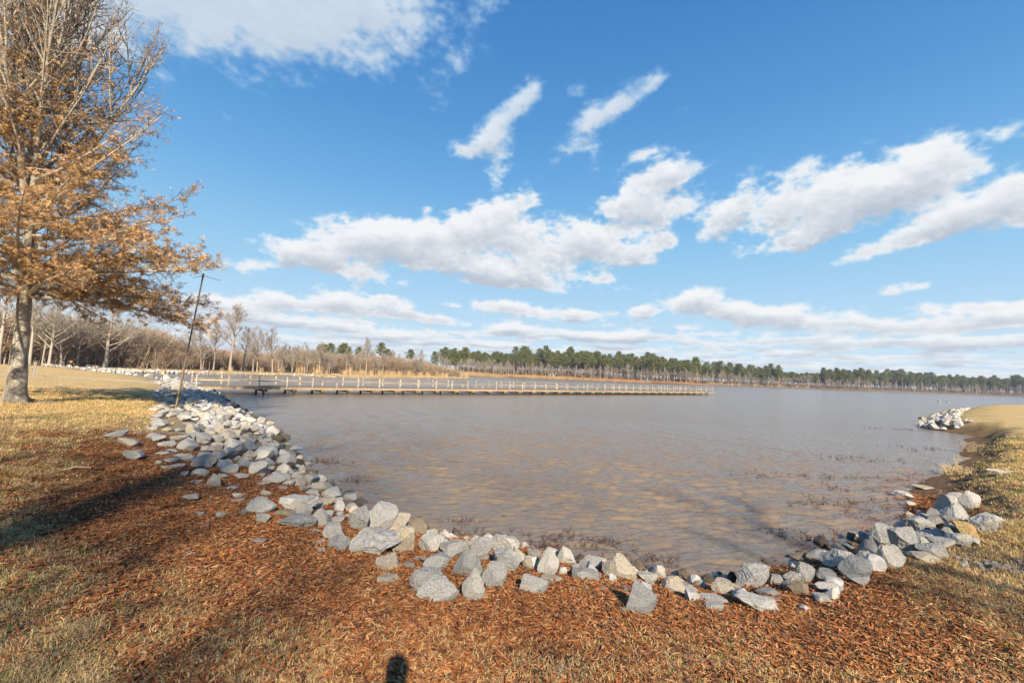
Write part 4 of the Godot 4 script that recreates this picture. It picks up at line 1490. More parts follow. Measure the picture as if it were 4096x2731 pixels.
func split_tree(mm: MeshMaker) -> Array:
	# the stem is the first tube of 10 rings of 7; the rest is the crown
	var a := MeshMaker.new()
	var b := MeshMaker.new()
	var n := 70
	a.v = mm.v.slice(0, n); a.n = mm.n.slice(0, n); a.c = mm.c.slice(0, n)
	b.v = mm.v.slice(n); b.n = mm.n.slice(n); b.c = mm.c.slice(n)
	for t in mm.ix.size() / 3:
		var to := a if mm.ix[t * 3] < n else b
		var off := 0 if mm.ix[t * 3] < n else n
		for e in 3:
			to.ix.append(mm.ix[t * 3 + e] - off)
	return [a.mesh(), b.mesh()]

# a loblolly pine: bare stem, tufted crown in the upper part
func pine(h: float, low: float, wide: float, clumps: int) -> Array:
	var trunk := MeshMaker.new()
	trunk.col = Color(0.27, 0.20, 0.15)
	var path := wander(Vector3.ZERO, Vector3(rf(-0.03, 0.03), 1, rf(-0.03, 0.03)).normalized(), h * 0.97, 7, 0.02, Vector3.ZERO)
	trunk.tube(path, taper(path.size(), 0.012 * h + 0.06, 0.05), 6)
	var crown := MeshMaker.new()
	for i in clumps:
		var u := low + (1.0 - low) * (i + 0.5) / clumps
		var a := i * 2.4 + rf(-0.4, 0.4)
		var k := (u - low) / (1.0 - low)
		var reach := wide * (sin(PI * clampf(k * 0.80 + 0.22, 0.0, 1.0)) * 0.85 + 0.12) * rf(0.35, 1.05)
		var c := along(path, minf(u, 1.0)) + Vector3(cos(a) * reach, rf(0.0, 0.8) + reach * 0.16, sin(a) * reach)
		crown.col = Color(0.20, 0.15, 0.11)
		crown.rod(along(path, maxf(u - 0.03, 0.0)), c, 0.06, 0.03, 3, false)
		var hue := Color(0.085, 0.105, 0.030).lerp(Color(0.13, 0.135, 0.035), rng.randf())
		var size := wide * rf(0.34, 0.52)
		for q in 44:
			crown.col = vary(hue, 0.25)
			var d := Vector3(rf(-1, 1), rf(-0.62, 0.7), rf(-1, 1))
			d = d.normalized() * pow(rng.randf(), 0.4)
			var p := c + Vector3(d.x, d.y * 0.62, d.z) * size
			var e := Vector3(rf(-1, 1), rf(-0.2, 1), rf(-1, 1)).normalized() * rf(0.45, 0.9)
			var f := e.cross(Vector3(rf(-1, 1), rf(-1, 1), rf(-1, 1))).normalized() * rf(0.22, 0.45)
			crown.tri(p - f, p + e, p + f)
	return [trunk.mesh(), crown.mesh()]

var bare_sets: Array = []
var pine_sets: Array = []
var wood_mats: Array = []
var pine_bark: StandardMaterial3D
var pine_needles: StandardMaterial3D

func plant_two(called: String, parts: Array, mats: Array, at: Vector3, scale_: Vector3, label: String, group: String, names := ["trunk", "crown"]) -> Node3D:
	var o := thing(called, label, "tree", at, group)
	o.rotation.y = rf(0, TAU)
	o.scale = scale_
	for i in 2:
		obj(names[i], parts[i], mats[i], o)
	return o

func tinted(c: Color, rough := 0.95) -> StandardMaterial3D:
	var m := mat(rough)
	m.albedo_color = c.linear_to_srgb()
	return m

func column(px: float, z: float) -> float:
	# x of something seen at photograph column px at distance z straight ahead
	return (px - 2048.0) / 1820.0 * z

func size_word(k: float, a: float, b: float) -> String:
	return "small" if k < a else ("middling" if k < b else "large")

# what a far thing stands behind or beside, by the photograph's columns
func beside(px: float) -> String:
	var marks := [[700, "behind the leaning pole"], [800, "behind the pier's landward end"], [930, "left of the tallest bare tree behind the pier"], [1060, "right of the tallest bare tree behind the pier"], [1150, "behind the pier's first full railing"], [1250, "left of the flock of geese"], [1345, "behind the left half of the geese flock"], [1475, "behind the right half of the geese flock"], [1570, "just past the right end of the geese flock"], [1680, "midway between geese and the spit's tip"], [1790, "short of the spit's tip"], [1880, "at the spit's reedy tip"], [1960, "just right of the spit's tip"], [2040, "left of the blue barrel across the lake"], [2110, "right of the blue barrel across the lake"], [2190, "left of the white-posted shelter"], [2260, "right of the white-posted shelter"], [2340, "between shelter and the pier's third low rail"], [2430, "above the pier's third low rail"], [2520, "well left of the blue toilet"], [2590, "close left of the blue toilet"], [2660, "close right of the blue toilet"], [2740, "short of the orange point's tip"], [2810, "at the orange point's tip above the pier's end"], [2880, "just right of the pier's end"], [2960, "on the reedy shore right of the pier's end"], [3050, "midway along the reedy shore behind the point"], [3140, "at the right end of the reedy shore"], [3220, "in the left half of the low gap"], [3295, "in the right half of the low gap"], [3350, "in the left of the rounded pine clump"], [3420, "in the middle of the rounded pine clump"], [3490, "in the right of the rounded pine clump"], [3580, "where the dark far shore begins"], [3680, "on the dark far shore left of the swimming geese"], [3790, "on the dark far shore above the swimming geese"], [3900, "on the dark far shore above the right bank's stony point"], [4000, "on the dark far shore above the grassy right bank"], [9999, "on the dark far shore at the picture's right edge"]]
	for m in marks:
		if px < m[0]:
			return m[1]
	return ""

func build_woods() -> void:
	for q in [[10.0, 0.20, 3.6, 0.30, 16, 0.5, false, 0.022, 1.35], [11.5, 0.22, 4.2, 0.28, 17, 0.45, true, 0.022, 1.35], [9.0, 0.14, 2.8, 0.35, 15, 0.7, false, 0.021, 1.35], [12.0, 0.20, 3.2, 0.4, 17, 0.75, true, 0.022, 1.35], [10.5, 0.18, 4.6, 0.25, 17, 0.35, true, 0.022, 1.35], [13.0, 0.26, 4.4, 0.38, 18, 0.6, false, 0.024, 1.35]]:
		bare_sets.append(split_tree(bare_tree(q[0], q[1], q[2], q[3], q[4], q[5], q[6], q[7], q[8])))
	for q in [[25.0, 0.52, 4.4, 36], [24.0, 0.44, 4.8, 40], [26.0, 0.58, 4.0, 34], [23.0, 0.36, 4.4, 42], [25.0, 0.62, 5.0, 32], [22.0, 0.45, 3.6, 34]]:
		pine_sets.append(pine(q[0], q[1], q[2], q[3]))
	wood_mats = [tinted(Color(0.35, 0.305, 0.255)), tinted(Color(0.30, 0.25, 0.205)), tinted(Color(0.36, 0.325, 0.275)), tinted(Color(0.26, 0.215, 0.18))]
	pine_bark = mat(0.95)
	pine_needles = leaf_material(0.2)
	pine_needles.roughness = 0.8

	# great pale tree and its neighbours behind the inlet
	var big := split_tree(bare_tree(17.5, 0.50, 8.6, 0.24, 20, 0.30, true, 0.03, 1.3))
	plant_two("bare_tree", big, [wood_mats[2], wood_mats[2]], Vector3(-104.90, 0.4, -118.00), Vector3.ONE, "thick pale sycamore with wide low boughs beyond the inlet", "")
	var left := [[4, 96, 1.55, 5, 2, "pale forked bare tree at the picture's left edge, beyond the oak trunk"], [126, 98, 1.6, 3, 2, "stout bare tree just right of the oak's trunk, at the wood's edge"], [178, 101, 1.35, 2, 0, "thin crooked bare tree between two stout pale ones at the wood's edge"], [206, 100, 1.35, 1, 2, "pale bare tree with low spreading boughs left of the stone row"], [254, 108, 1.3, 0, 0, "grey bare tree straight behind the white stone mound"], [318, 112, 1.4, 4, 1, "brown leaning bare tree above the low bench"]]
	for q in left:
		var z: float = q[1]
		var x := column(q[0], z)
		plant_two("bare_tree", bare_sets[q[3]], [wood_mats[q[4]], wood_mats[q[4]]], Vector3(x, ground_at(x, -z) - 0.1, -z), Vector3.ONE * q[2], q[5], "")
	# tall trees standing out of the thicket behind the pier's landward end
	for q in [[742, 138, 1.0, 2, "slender bare tree rising just right of the oak's leaf tips"], [812, 140, 1.15, 0, "thin bare tree left of the tallest one above the thicket"], [862, 142, 1.25, 3, "straight bare tree close left of the tallest above the thicket"], [928, 140, 1.62, 5, "tallest bare tree above the thicket behind the pier"], [975, 150, 1.25, 1, "bare tree with arching crown right of the tallest above the thicket"], [1036, 140, 1.26, 4, "broad dark-limbed bare tree right of the thicket's tallest"], [1098, 142, 1.22, 1, "rightmost of the tall bare trees above the thicket, leaning right"], [1225, 150, 0.92, 4, "broken leaning snag-like tree in the thicket"], [1470, 160, 1.12, 3, "pale slim bare tree alone above the brush, under distant pines"]]:
		var z: float = q[1]
		var x := column(q[0], z)
		plant_two("bare_tree", bare_sets[q[3]], [wood_mats[1], wood_mats[1]], Vector3(x, ground_at(x, -z) - 0.1, -z), Vector3(1.0, 1.0, 1.0) * q[2], q[4], "")
	# lower bare trees along the wooded spit
	var i := 0
	while i < 112:
		var px := rf(560.0, 1900.0) if i % 3 == 0 else rf(1120.0, 1900.0)
		var z := lerpf(132.0, 250.0, ss(900.0, 1900.0, px)) + rf(4.0, 50.0)
		var x := column(px, z)
		if not is_far_land(x, -z) or shore_distance(x, -z) < 8.0:
			continue
		i += 1
		var k := rng.randi() % 6
		var s := rf(0.6, 1.0)
		plant_two("bare_tree", bare_sets[k], [wood_mats[i % 4], wood_mats[(i + 1) % 4]], Vector3(x, ground_at(x, -z) - 0.1, -z), Vector3(s, s * rf(0.9, 1.1), s), size_word(s, 0.73, 0.87) + " leafless tree of the brushy spit, " + beside(px), "bare trees of the brushy spit")
	# pines whose tops show above the spit
	for px in [1185, 1284, 1299, 1322, 1366, 1384, 1400, 1432, 1526, 1553, 1640, 1746, 1822, 1858]:
		var z := rf(300.0, 345.0)
		var x := column(px, z)
		var s := rf(0.66, 0.82) * (1.14 if px in [1366, 1400, 1526] else 1.0)
		var y := 0.5
		plant_two("pine_tree", pine_sets[rng.randi() % 6], [pine_bark, pine_needles], Vector3(x, y, -z), Vector3.ONE * s, "dark pine top above the brushy spit, " + beside(px), "pines behind the brushy spit")
	# the far shore: stretches of photograph columns, distance, pines and bare trees per stretch
	var stretches := [
		[1760, 2060, 512, 575, 16, 46, 1.0, "left end of the far shore", 0],
		[2060, 2300, 522, 580, 34, 18, 1.16, "far shore straight across, above the orange bank", 0],
		[2300, 2560, 515, 575, 42, 20, 1.13, "far shore, right half of the orange bank", 0],
		[2560, 2800, 505, 560, 42, 18, 1.12, "tip of the orange point across the lake", 0],
		[2800, 3130, 600, 660, 32, 30, 1.1, "shore behind the orange point", 0],
		[3130, 3290, 622, 660, 5, 22, 0.86, "low gap in the far wood on the right", 1],
		[3290, 3490, 622, 660, 30, 16, 1.08, "rounded clump of pines right of the gap", 1],
		[3480, 4180, 745, 800, 64, 34, 1.28, "dark farthest shore on the right", 1],
	]
	for s in stretches:
		for j in s[4]:
			var px := lerpf(s[0], s[1], (j + rf(0.1, 0.9)) / s[4])
			var z := rf(s[2] + 12.0, s[3])
			var x := column(px, z)
			var k: float = rf(0.76, 1.14) * s[6]
			plant_two("pine_tree", pine_sets[rng.randi() % 6], [pine_bark, pine_needles], Vector3(x, ground_at(x, -z) - 0.2, -z), Vector3(k, k * rf(0.94, 1.05), k), size_word(k / s[6], 0.94, 1.03) + " " + ("front-row" if z < s[2] + 36.0 else "back-row") + " pine, " + beside(px), "pines on the " + s[7])
		for j in s[5]:
			var px := lerpf(s[0], s[1], (j + rf(0.1, 0.9)) / s[5])
			var z := rf(s[2] + 4.0, s[2] + 26.0)
			var x := column(px, z)
			var k := rf(1.0, 1.45)
			plant_two("bare_tree", bare_sets[rng.randi() % 6], [wood_mats[(j % 3)], wood_mats[(j + 1) % 3]], Vector3(x, ground_at(x, -z) - 0.2, -z), Vector3(k, k, k), size_word(k, 1.15, 1.3) + " leafless " + ("edge" if z < s[2] + 14.0 else "inner") + " tree, " + beside(px), "bare trees on the " + s[7])
	# the woods that close the view behind them
	var places: Array = [[], [], [], []]
	var tints: Array = [[], [], [], []]
	for j in 2400:
		var px := rf(1780.0, 4300.0)
		var back := 560.0 if px < 2800.0 else (645.0 if px < 3480.0 else 785.0)
		var z := back + rf(0.0, 70.0)
		var x := column(px, z)
		var k := rf(0.80, 1.06) * (1.15 if px > 3480.0 else 1.0) * (0.85 if px > 3130.0 and px < 3290.0 else 1.0)
		var pick := rng.randi() % 2
		var t := Transform3D(Basis(Vector3.UP, rf(0, TAU)).scaled(Vector3(k, k, k)), Vector3(x, ground_at(x, -z) - 0.3, -z))
		if rng.randf() < (0.5 if px < 2050.0 else 0.72):
			places[pick * 2].append(t)
			places[pick * 2 + 1].append(t)
			tints[pick * 2].append(Color.WHITE)
			tints[pick * 2 + 1].append(vary(Color(0.95, 1.0, 1.0), 0.15))
	for k in 2:
		scatter("forest", pine_sets[k * 2 + 1][0], pine_bark, places[k * 2], tints[k * 2], "stems of the pine forest closing the far shore", "forest")
		scatter("forest", pine_sets[k * 2 + 1][1], pine_needles, places[k * 2 + 1], tints[k * 2 + 1], "crowns of the pine forest closing the far shore", "forest")
	# undergrowth on the far shore, thicket on the spit, and reeds
	var bushes: Array = []
	for q in 4:
		var mm := MeshMaker.new()
		for e in 42:
			mm.col = vary(Color(1, 1, 1), 0.22)
			var a := rf(0, TAU)
			var foot := Vector3(rng.randfn(0, 0.7), 0, rng.randfn(0, 0.7))
			var stem := wander(foot, Vector3(cos(a) * rf(0.1, 0.6), 1, sin(a) * rf(0.1, 0.6)).normalized(), rf(2.2, 5.2), 4, 0.14, Vector3.ZERO)
			mm.tube(stem, taper(stem.size(), 0.035, 0.015), 3)
			for w in 10:
				var p := along(stem, rf(0.2, 1.0))
				mm.tube(PackedVector3Array([p, p + Vector3(rf(-1, 1), rf(-0.1, 1.2), rf(-1, 1)).normalized() * rf(0.5, 1.4)]), PackedFloat32Array([0.017, 0.010]), 3)
		bushes.append(mm.mesh())
	places = [[], [], [], []]
	tints = [[], [], [], []]
	for j in 5200:
		var px := rf(-160.0, 1930.0)
		var z := lerpf(112.0, 250.0, ss(300.0, 1900.0, px)) + rf(0.0, 75.0)
		if px < 620.0:
			z = 104.0 + 0.045 * px + rf(0.0, 60.0)
		var x := column(px, z)
		if not is_far_land(x, -z):
			continue
		var d := shore_distance(x, -z)
		if d < (14.0 if px < 1150.0 else 5.0):
			continue
		var k := rng.randi() % 4
		var s := rf(0.75, 1.4) * (1.05 if px < 1150.0 else lerpf(1.4, 0.6, ss(1600.0, 1890.0, px))) * (0.75 if d < 20.0 and px < 1150.0 else 1.0) * (rf(1.0, 1.9) if px < 640.0 else 1.0)
		places[k].append(Transform3D(Basis(Vector3.UP, rf(0, TAU)).scaled(Vector3(s * 1.3, s, s * 1.3)), Vector3(x, ground(x, -z, d) - 0.1, -z)))
		tints[k].append(vary(Color(0.36, 0.255, 0.175).lerp(Color(0.46, 0.38, 0.29), rng.randf()).lerp(Color(0.30, 0.15, 0.10), 0.5 if rng.randf() < 0.08 else 0.0), 0.2))
	for j in 3400:
		var px := rf(1850.0, 4250.0)
		var front := 527.0 if px < 2300.0 else (520.0 if px < 2800.0 else (612.0 if px < 3480.0 else 745.0))
		var z := front + rf(6.0, 60.0)
		var x := column(px, z)
		var d := shore_distance(x, -z)
		if d < 8.0:
			continue
		var k := rng.randi() % 4
		var s := rf(0.35, 0.85)
		places[k].append(Transform3D(Basis(Vector3.UP, rf(0, TAU)).scaled(Vector3(s * 1.8, s, s * 1.8)), Vector3(x, ground(x, -z, d) - 0.1, -z)))
		tints[k].append(vary(Color(0.27, 0.20, 0.145).lerp(Color(0.11, 0.115, 0.05), 0.7 if rng.randf() < 0.2 else 0.0), 0.2))
	for k in 4:
		scatter("thicket", bushes[k], mat(0.95), places[k], tints[k], "grey-brown leafless brush thicket at the wood's foot", "brush")
	var reed := MeshMaker.new()
	for e in 46:
		reed.col = vary(Color(1, 1, 1), 0.2)
		var a := rf(0, TAU)
		var p := Vector3(rng.randfn(0, 0.45), 0, rng.randfn(0, 0.45))
		var h := rf(0.9, 2.2)
		var q := p + Vector3(cos(a) * 0.25, h, sin(a) * 0.25)
		var w := Vector3(cos(a + 1.5), 0, sin(a + 1.5)) * 0.02
		reed.quad(p - w, q - w * 0.7, q + w * 0.7, p + w)
		reed.tri(q - w, q + Vector3(cos(a) * 0.2, 0.35, sin(a) * 0.2), q + w)
	places = []
	tints = []
	for j in 3600:
		var px := rf(480.0, 3240.0)
		var z := rf(120.0, 300.0)
		if j % 6 == 0:
			px = rf(2800.0, 3240.0)
			z = rf(560.0, 620.0)
		var x := column(px, z)
		if not is_far_land(x, -z):
			continue
		var d := shore_distance(x, -z)
		var k := n2.get_noise_2d(x * 0.25, z * 0.25)
		if d < 0.4 or d > 17.0 or (px < 1190.0 and (d < 10.0 + 3.0 * k)) or rng.randf() > 0.55 + 0.9 * k:
			continue
		if px < 1500.0 and px > 1190.0 and d < 3.5:
			continue
		places.append(Transform3D(Basis(Vector3.UP, rf(0, TAU)).scaled(Vector3(1, 1, 1) * rf(0.55, 1.25) * (0.8 if px < 1190.0 else 1.05)), Vector3(x, ground(x, -z, d) - 0.05, -z)))
		tints.append(vary(Color(0.50, 0.36, 0.19), 0.2))
	scatter("reeds", reed.mesh(), leaf_material(0.3), places, tints, "straw-coloured tall reeds fringing the brushy spit", "reeds")

# trees behind the viewer: only their shade reaches the picture
func build_shade_trees() -> void:
	var bark := tinted(Color(0.25, 0.21, 0.17))
	var spots := [[0.9, 20.0, 21.0, 0.66, 6.5, 8000, "tall willow oak with a thick stem behind the viewer, left", 0.4], [2.0, 24.0, 20.0, 0.50, 5.0, 5500, "leafy willow oak behind the viewer, straight back", 4.4], [10.0, 18.0, 17.0, 0.32, 5.5, 2600, "smaller willow oak behind the viewer, right", 3.6], [-7.5, 16.0, 18.0, 0.34, 6.0, 1500, "willow oak on the lawn behind the viewer, farther left", 3.6]]
	var k := 0
	for s in spots:
		var parts := split_tree(bare_tree(s[2], s[3], s[4], 0.24, 18, 0.5, k != 1, 0.014, 1.0))
		var o := plant_two("willow_oak", parts, [bark, bark], Vector3(s[0], ground_at(s[0], s[1]) - 0.1, s[1]), Vector3.ONE, s[6], "")
		o.rotation.y = s[7]
		var places: Array = []
		var tints: Array = []
		for i in s[5]:
			var a := rf(0, TAU)
			var u := rf(0.50, 0.98)
			var r: float = sqrt(rng.randf()) * s[4] * (1.1 - 0.4 * ss(0.5, 1.0, u))
			var p := Vector3(cos(a) * r, u * s[2] * 1.02 + r * 0.35, sin(a) * r)
			if n2.get_noise_3d(p.x * 0.38 + k * 20.0, p.y * 0.38, p.z * 0.38) < 0.02:
				continue
			places.append(Transform3D(Basis.from_euler(Vector3(rf(-0.8, 0.8), rf(0, TAU), 0)), p))
			tints.append(vary(Color(1, 1, 1), 0.2))
		scatter("leaves", leaf_patch(26, 0.6, 0.5), leaf_material(0.25), places, tints, "", "", o)
		k += 1

# ---------------------------------------------------------------- pier and the things about it
func build_pier() -> void:
	var o := thing("pier", "long low wooden fishing pier with railings reaching out over the lake", "pier", Vector3(-26.01, 0.68, -37.9))
	o.basis = Basis(Vector3(0.7559, 0, -0.6547), Vector3.UP, Vector3(0.6547, 0, 0.7559))
	var grain := noise_tex(51, 0.02, 5, 0.62, 1.25, 256)
	var wood := mat(0.9, grain, Vector3(0.5, 3.0, 3.0))
	var post_wood := mat(0.9, grain, Vector3(3.0, 0.5, 3.0))
	var wide := 4.86
	var long := 93.0
	var grey := Color(0.27, 0.235, 0.20)
	var tan_ := Color(0.40, 0.31, 0.215)
	var mm := MeshMaker.new()
	var x := -0.6
	while x < long:
		mm.col = vary(Color(0.25, 0.215, 0.18), 0.25)
		mm.box(Transform3D(Basis(), Vector3(x + 0.07, -0.019 + rf(-0.002, 0.002), -wide * 0.5 + rf(-0.012, 0.012))), Vector3(0.14, 0.038, wide + 0.10))
		x += 0.148
	var deck := obj("deck_boards", mm.mesh(), wood, o)
	deck.set_meta("kind", "stuff")
	# fascia joists in lengths, both sides, and three under the middle
	for zz in [0.0, -wide]:
		x = -0.5
		while x < long - 0.2:
			var l := minf(4.66, long - x)
			mm = MeshMaker.new()
			mm.col = vary(tan_, 0.13)
			mm.box(Transform3D(Basis(), Vector3(x + l * 0.5, -0.155, zz)), Vector3(l - 0.006, 0.215, 0.045))
			obj("joist", mm.mesh(), wood, o)
			x += l
	for zz in [-1.2, -2.4, -3.6]:
		mm = MeshMaker.new()
		mm.col = tan_ * 0.8
		mm.box(Transform3D(Basis(), Vector3(long * 0.5, -0.153, zz)), Vector3(long - 1.0, 0.21, 0.045))
		obj("joist", mm.mesh(), wood, o)
	# bents: two piles with a pair of cap beams
	var first := true
	var bents := PackedFloat32Array()
	for i in 34:
		bents.append(5.19 + 2.584 * i)
	for s in bents:
		for e in [-0.13, 0.13]:
			mm = MeshMaker.new()
			mm.col = vary(Color(0.47, 0.37, 0.17), 0.15)
			# cap beam with its ends cut on the slant
			var a := PackedVector2Array([Vector2(0.16, -0.265), Vector2(0.16, -0.36), Vector2(0.02, -0.455), Vector2(-wide + 0.3, -0.455), Vector2(-wide + 0.16, -0.36), Vector2(-wide + 0.16, -0.265)])
			var c: float = s + e
			for q in a.size():
				var b := a[(q + 1) % a.size()]
				mm.quad(Vector3(c - 0.035, a[q].y, a[q].x), Vector3(c + 0.035, a[q].y, a[q].x), Vector3(c + 0.035, b.y, b.x), Vector3(c - 0.035, b.y, b.x))
			for w in [-1.0, 1.0]:
				for q in range(1, a.size() - 1):
					var p0 := Vector3(c + w * 0.035, a[0].y, a[0].x)
					var p1 := Vector3(c + w * 0.035, a[q].y, a[q].x)
					var p2 := Vector3(c + w * 0.035, a[q + 1].y, a[q + 1].x)
					if w < 0.0:
						mm.tri(p0, p1, p2)
					else:
						mm.tri(p0, p2, p1)
			obj("cap_beam", mm.mesh(), wood, o)
		for zz in [-0.62, -3.5]:
			mm = MeshMaker.new()
			mm.col = vary(Color(0.26, 0.20, 0.10), 0.15)
			mm.rod(Vector3(s, -2.0, zz), Vector3(s, -0.27, zz), 0.092, 0.092, 10)
			obj("pile", mm.mesh(), post_wood, o)
	# railings: posts at these distances; "low" stretches where the rail drops for anglers
	var posts := PackedFloat32Array([0.0, 2.3, 4.7, 7.0, 9.3, 11.6, 13.8, 16.1, 18.5, 20.8, 23.1, 25.3, 27.6, 29.9, 32.1, 34.4, 36.7, 39.0, 41.2, 43.5, 45.8, 48.0, 50.4, 52.6, 54.8, 57.1, 58.7, 60.5, 62.7, 64.9, 67.2, 69.4, 71.6, 73.8, 76.0, 78.3, 80.5, 82.6, 84.9, 87.1, 89.3, 92.3])
	var low_posts := [5, 13, 23, 31, 37]
	for side in 2:
		var zz := -0.10 if side == 0 else -wide + 0.10
		var inner := -0.07 if side == 0 else 0.07
		var shift := 0.0 if side == 0 else 0.17
		for i in posts.size():
			var s := posts[i] + shift
			var low := i in low_posts
			mm = MeshMaker.new()
			mm.col = vary(Color(0.45, 0.40, 0.34), 0.14)
			mm.box(Transform3D(Basis(Vector3(0, 0, 1), rf(-0.012, 0.012)), Vector3(s, 0.24 if low else 0.48, zz)), Vector3(0.11, 0.49 if low else 0.98, 0.11))
			obj("post", mm.mesh(), post_wood, o)
			if i == posts.size() - 1:
				continue
			var e := posts[i + 1] + shift
			var drop := low or (i + 1) in low_posts
			mm = MeshMaker.new()
			mm.col = vary(grey, 0.14)
			if drop:
				mm.box(Transform3D(Basis(), Vector3((s + e) * 0.5, 0.505, zz)), Vector3(e - s - 0.004, 0.04, 0.20))
			else:
				mm.box(Transform3D(Basis(), Vector3((s + e) * 0.5, 0.992, zz)), Vector3(e - s + (0.12 if (i + 2) in low_posts else -0.004), 0.042, 0.17))
			obj("top_rail", mm.mesh(), wood, o)
			if not drop:
				mm = MeshMaker.new()
				var fresh := i == 0 and side == 0
				mm.col = Color(0.62, 0.47, 0.23) if fresh else vary(grey * 1.15, 0.15)
				mm.box(Transform3D(Basis(), Vector3((s + e) * 0.5, 0.50, zz + inner)), Vector3(e - s + 0.1 if not fresh else 2.62, 0.09, 0.038))
				var r := obj("mid_rail", mm.mesh(), wood, o)
				if fresh:
					r.set_meta("label", "pale yellow new plank in the railing nearest the land")
	# the railing across the end
	for q in [[-wide * 0.33], [-wide * 0.66]]:
		mm = MeshMaker.new()
		mm.col = vary(Color(0.45, 0.40, 0.34), 0.14)
		mm.box(Transform3D(Basis(), Vector3(92.3, 0.48, q[0])), Vector3(0.11, 0.98, 0.11))
		obj("post", mm.mesh(), post_wood, o)
	for y in [0.992, 0.5]:
		mm = MeshMaker.new()
		mm.col = vary(grey, 0.1)
		mm.box(Transform3D(Basis(), Vector3(92.3 + (0.0 if y > 0.6 else 0.07), y + 0.001, -wide * 0.5)), Vector3(0.165 if y > 0.6 else 0.038, 0.042 if y > 0.6 else 0.09, wide - 0.42))
		obj("top_rail" if y > 0.6 else "mid_rail", mm.mesh(), wood, o)

func build_path() -> void:
	# the concrete walk that crosses the lawn to the pier
	var mm := MeshMaker.new()
	mm.col = Color(0.50, 0.41, 0.30)
	var p := [[-70.0, -32.0], [-52.0, -34.6], [-46.0, -35.4], [-41.0, -36.1], [-36.0, -37.0], [-32.0, -38.0], [-29.2, -38.9], [-27.0, -40.1]]
	var tops: Array = []
	for i in p.size():
		var a := Vector2(p[i][0], p[i][1])
		var b := Vector2(p[mini(i + 1, p.size() - 1)][0], p[mini(i + 1, p.size() - 1)][1])
		var c := Vector2(p[maxi(i - 1, 0)][0], p[maxi(i - 1, 0)][1])
		var n := (b - c).normalized().orthogonal() * 0.95
		var y := maxf(ground_at(a.x, a.y), 0.62) + 0.05
		tops.append([Vector3(a.x + n.x, y, a.y + n.y), Vector3(a.x - n.x, y, a.y - n.y)])
	for i in tops.size() - 1:
		var l0: Vector3 = tops[i][0]
		var r0: Vector3 = tops[i][1]
		var l1: Vector3 = tops[i + 1][0]
		var r1: Vector3 = tops[i + 1][1]
		var dn := Vector3(0, -0.5, 0)
		mm.quad(l0, l1, r1, r0)
		mm.quad(l0 + dn, l1 + dn, l1, l0)
		mm.quad(r0, r1, r1 + dn, r0 + dn)
	structure("path", mm.mesh(), mat(0.9, noise_tex(61, 0.03, 4, 0.8, 1.15, 256), Vector3(0.8, 0.8, 0.8), true))

func metal(c: Color, rough := 0.6) -> StandardMaterial3D:
	var m := mat(rough, noise_tex(71, 0.04, 4, 0.7, 1.2, 256), Vector3(3, 3, 3))
	m.albedo_color = c.linear_to_srgb()
	return m

func letters(text: String, size: float) -> TextMesh:
	var t := TextMesh.new()
	t.text = text
	var f := SystemFont.new()
	f.font_names = PackedStringArray(["Droid Sans"])
	t.font = f
	t.font_size = 32
	t.pixel_size = size / 32.0
	t.depth = 0.004
	return t

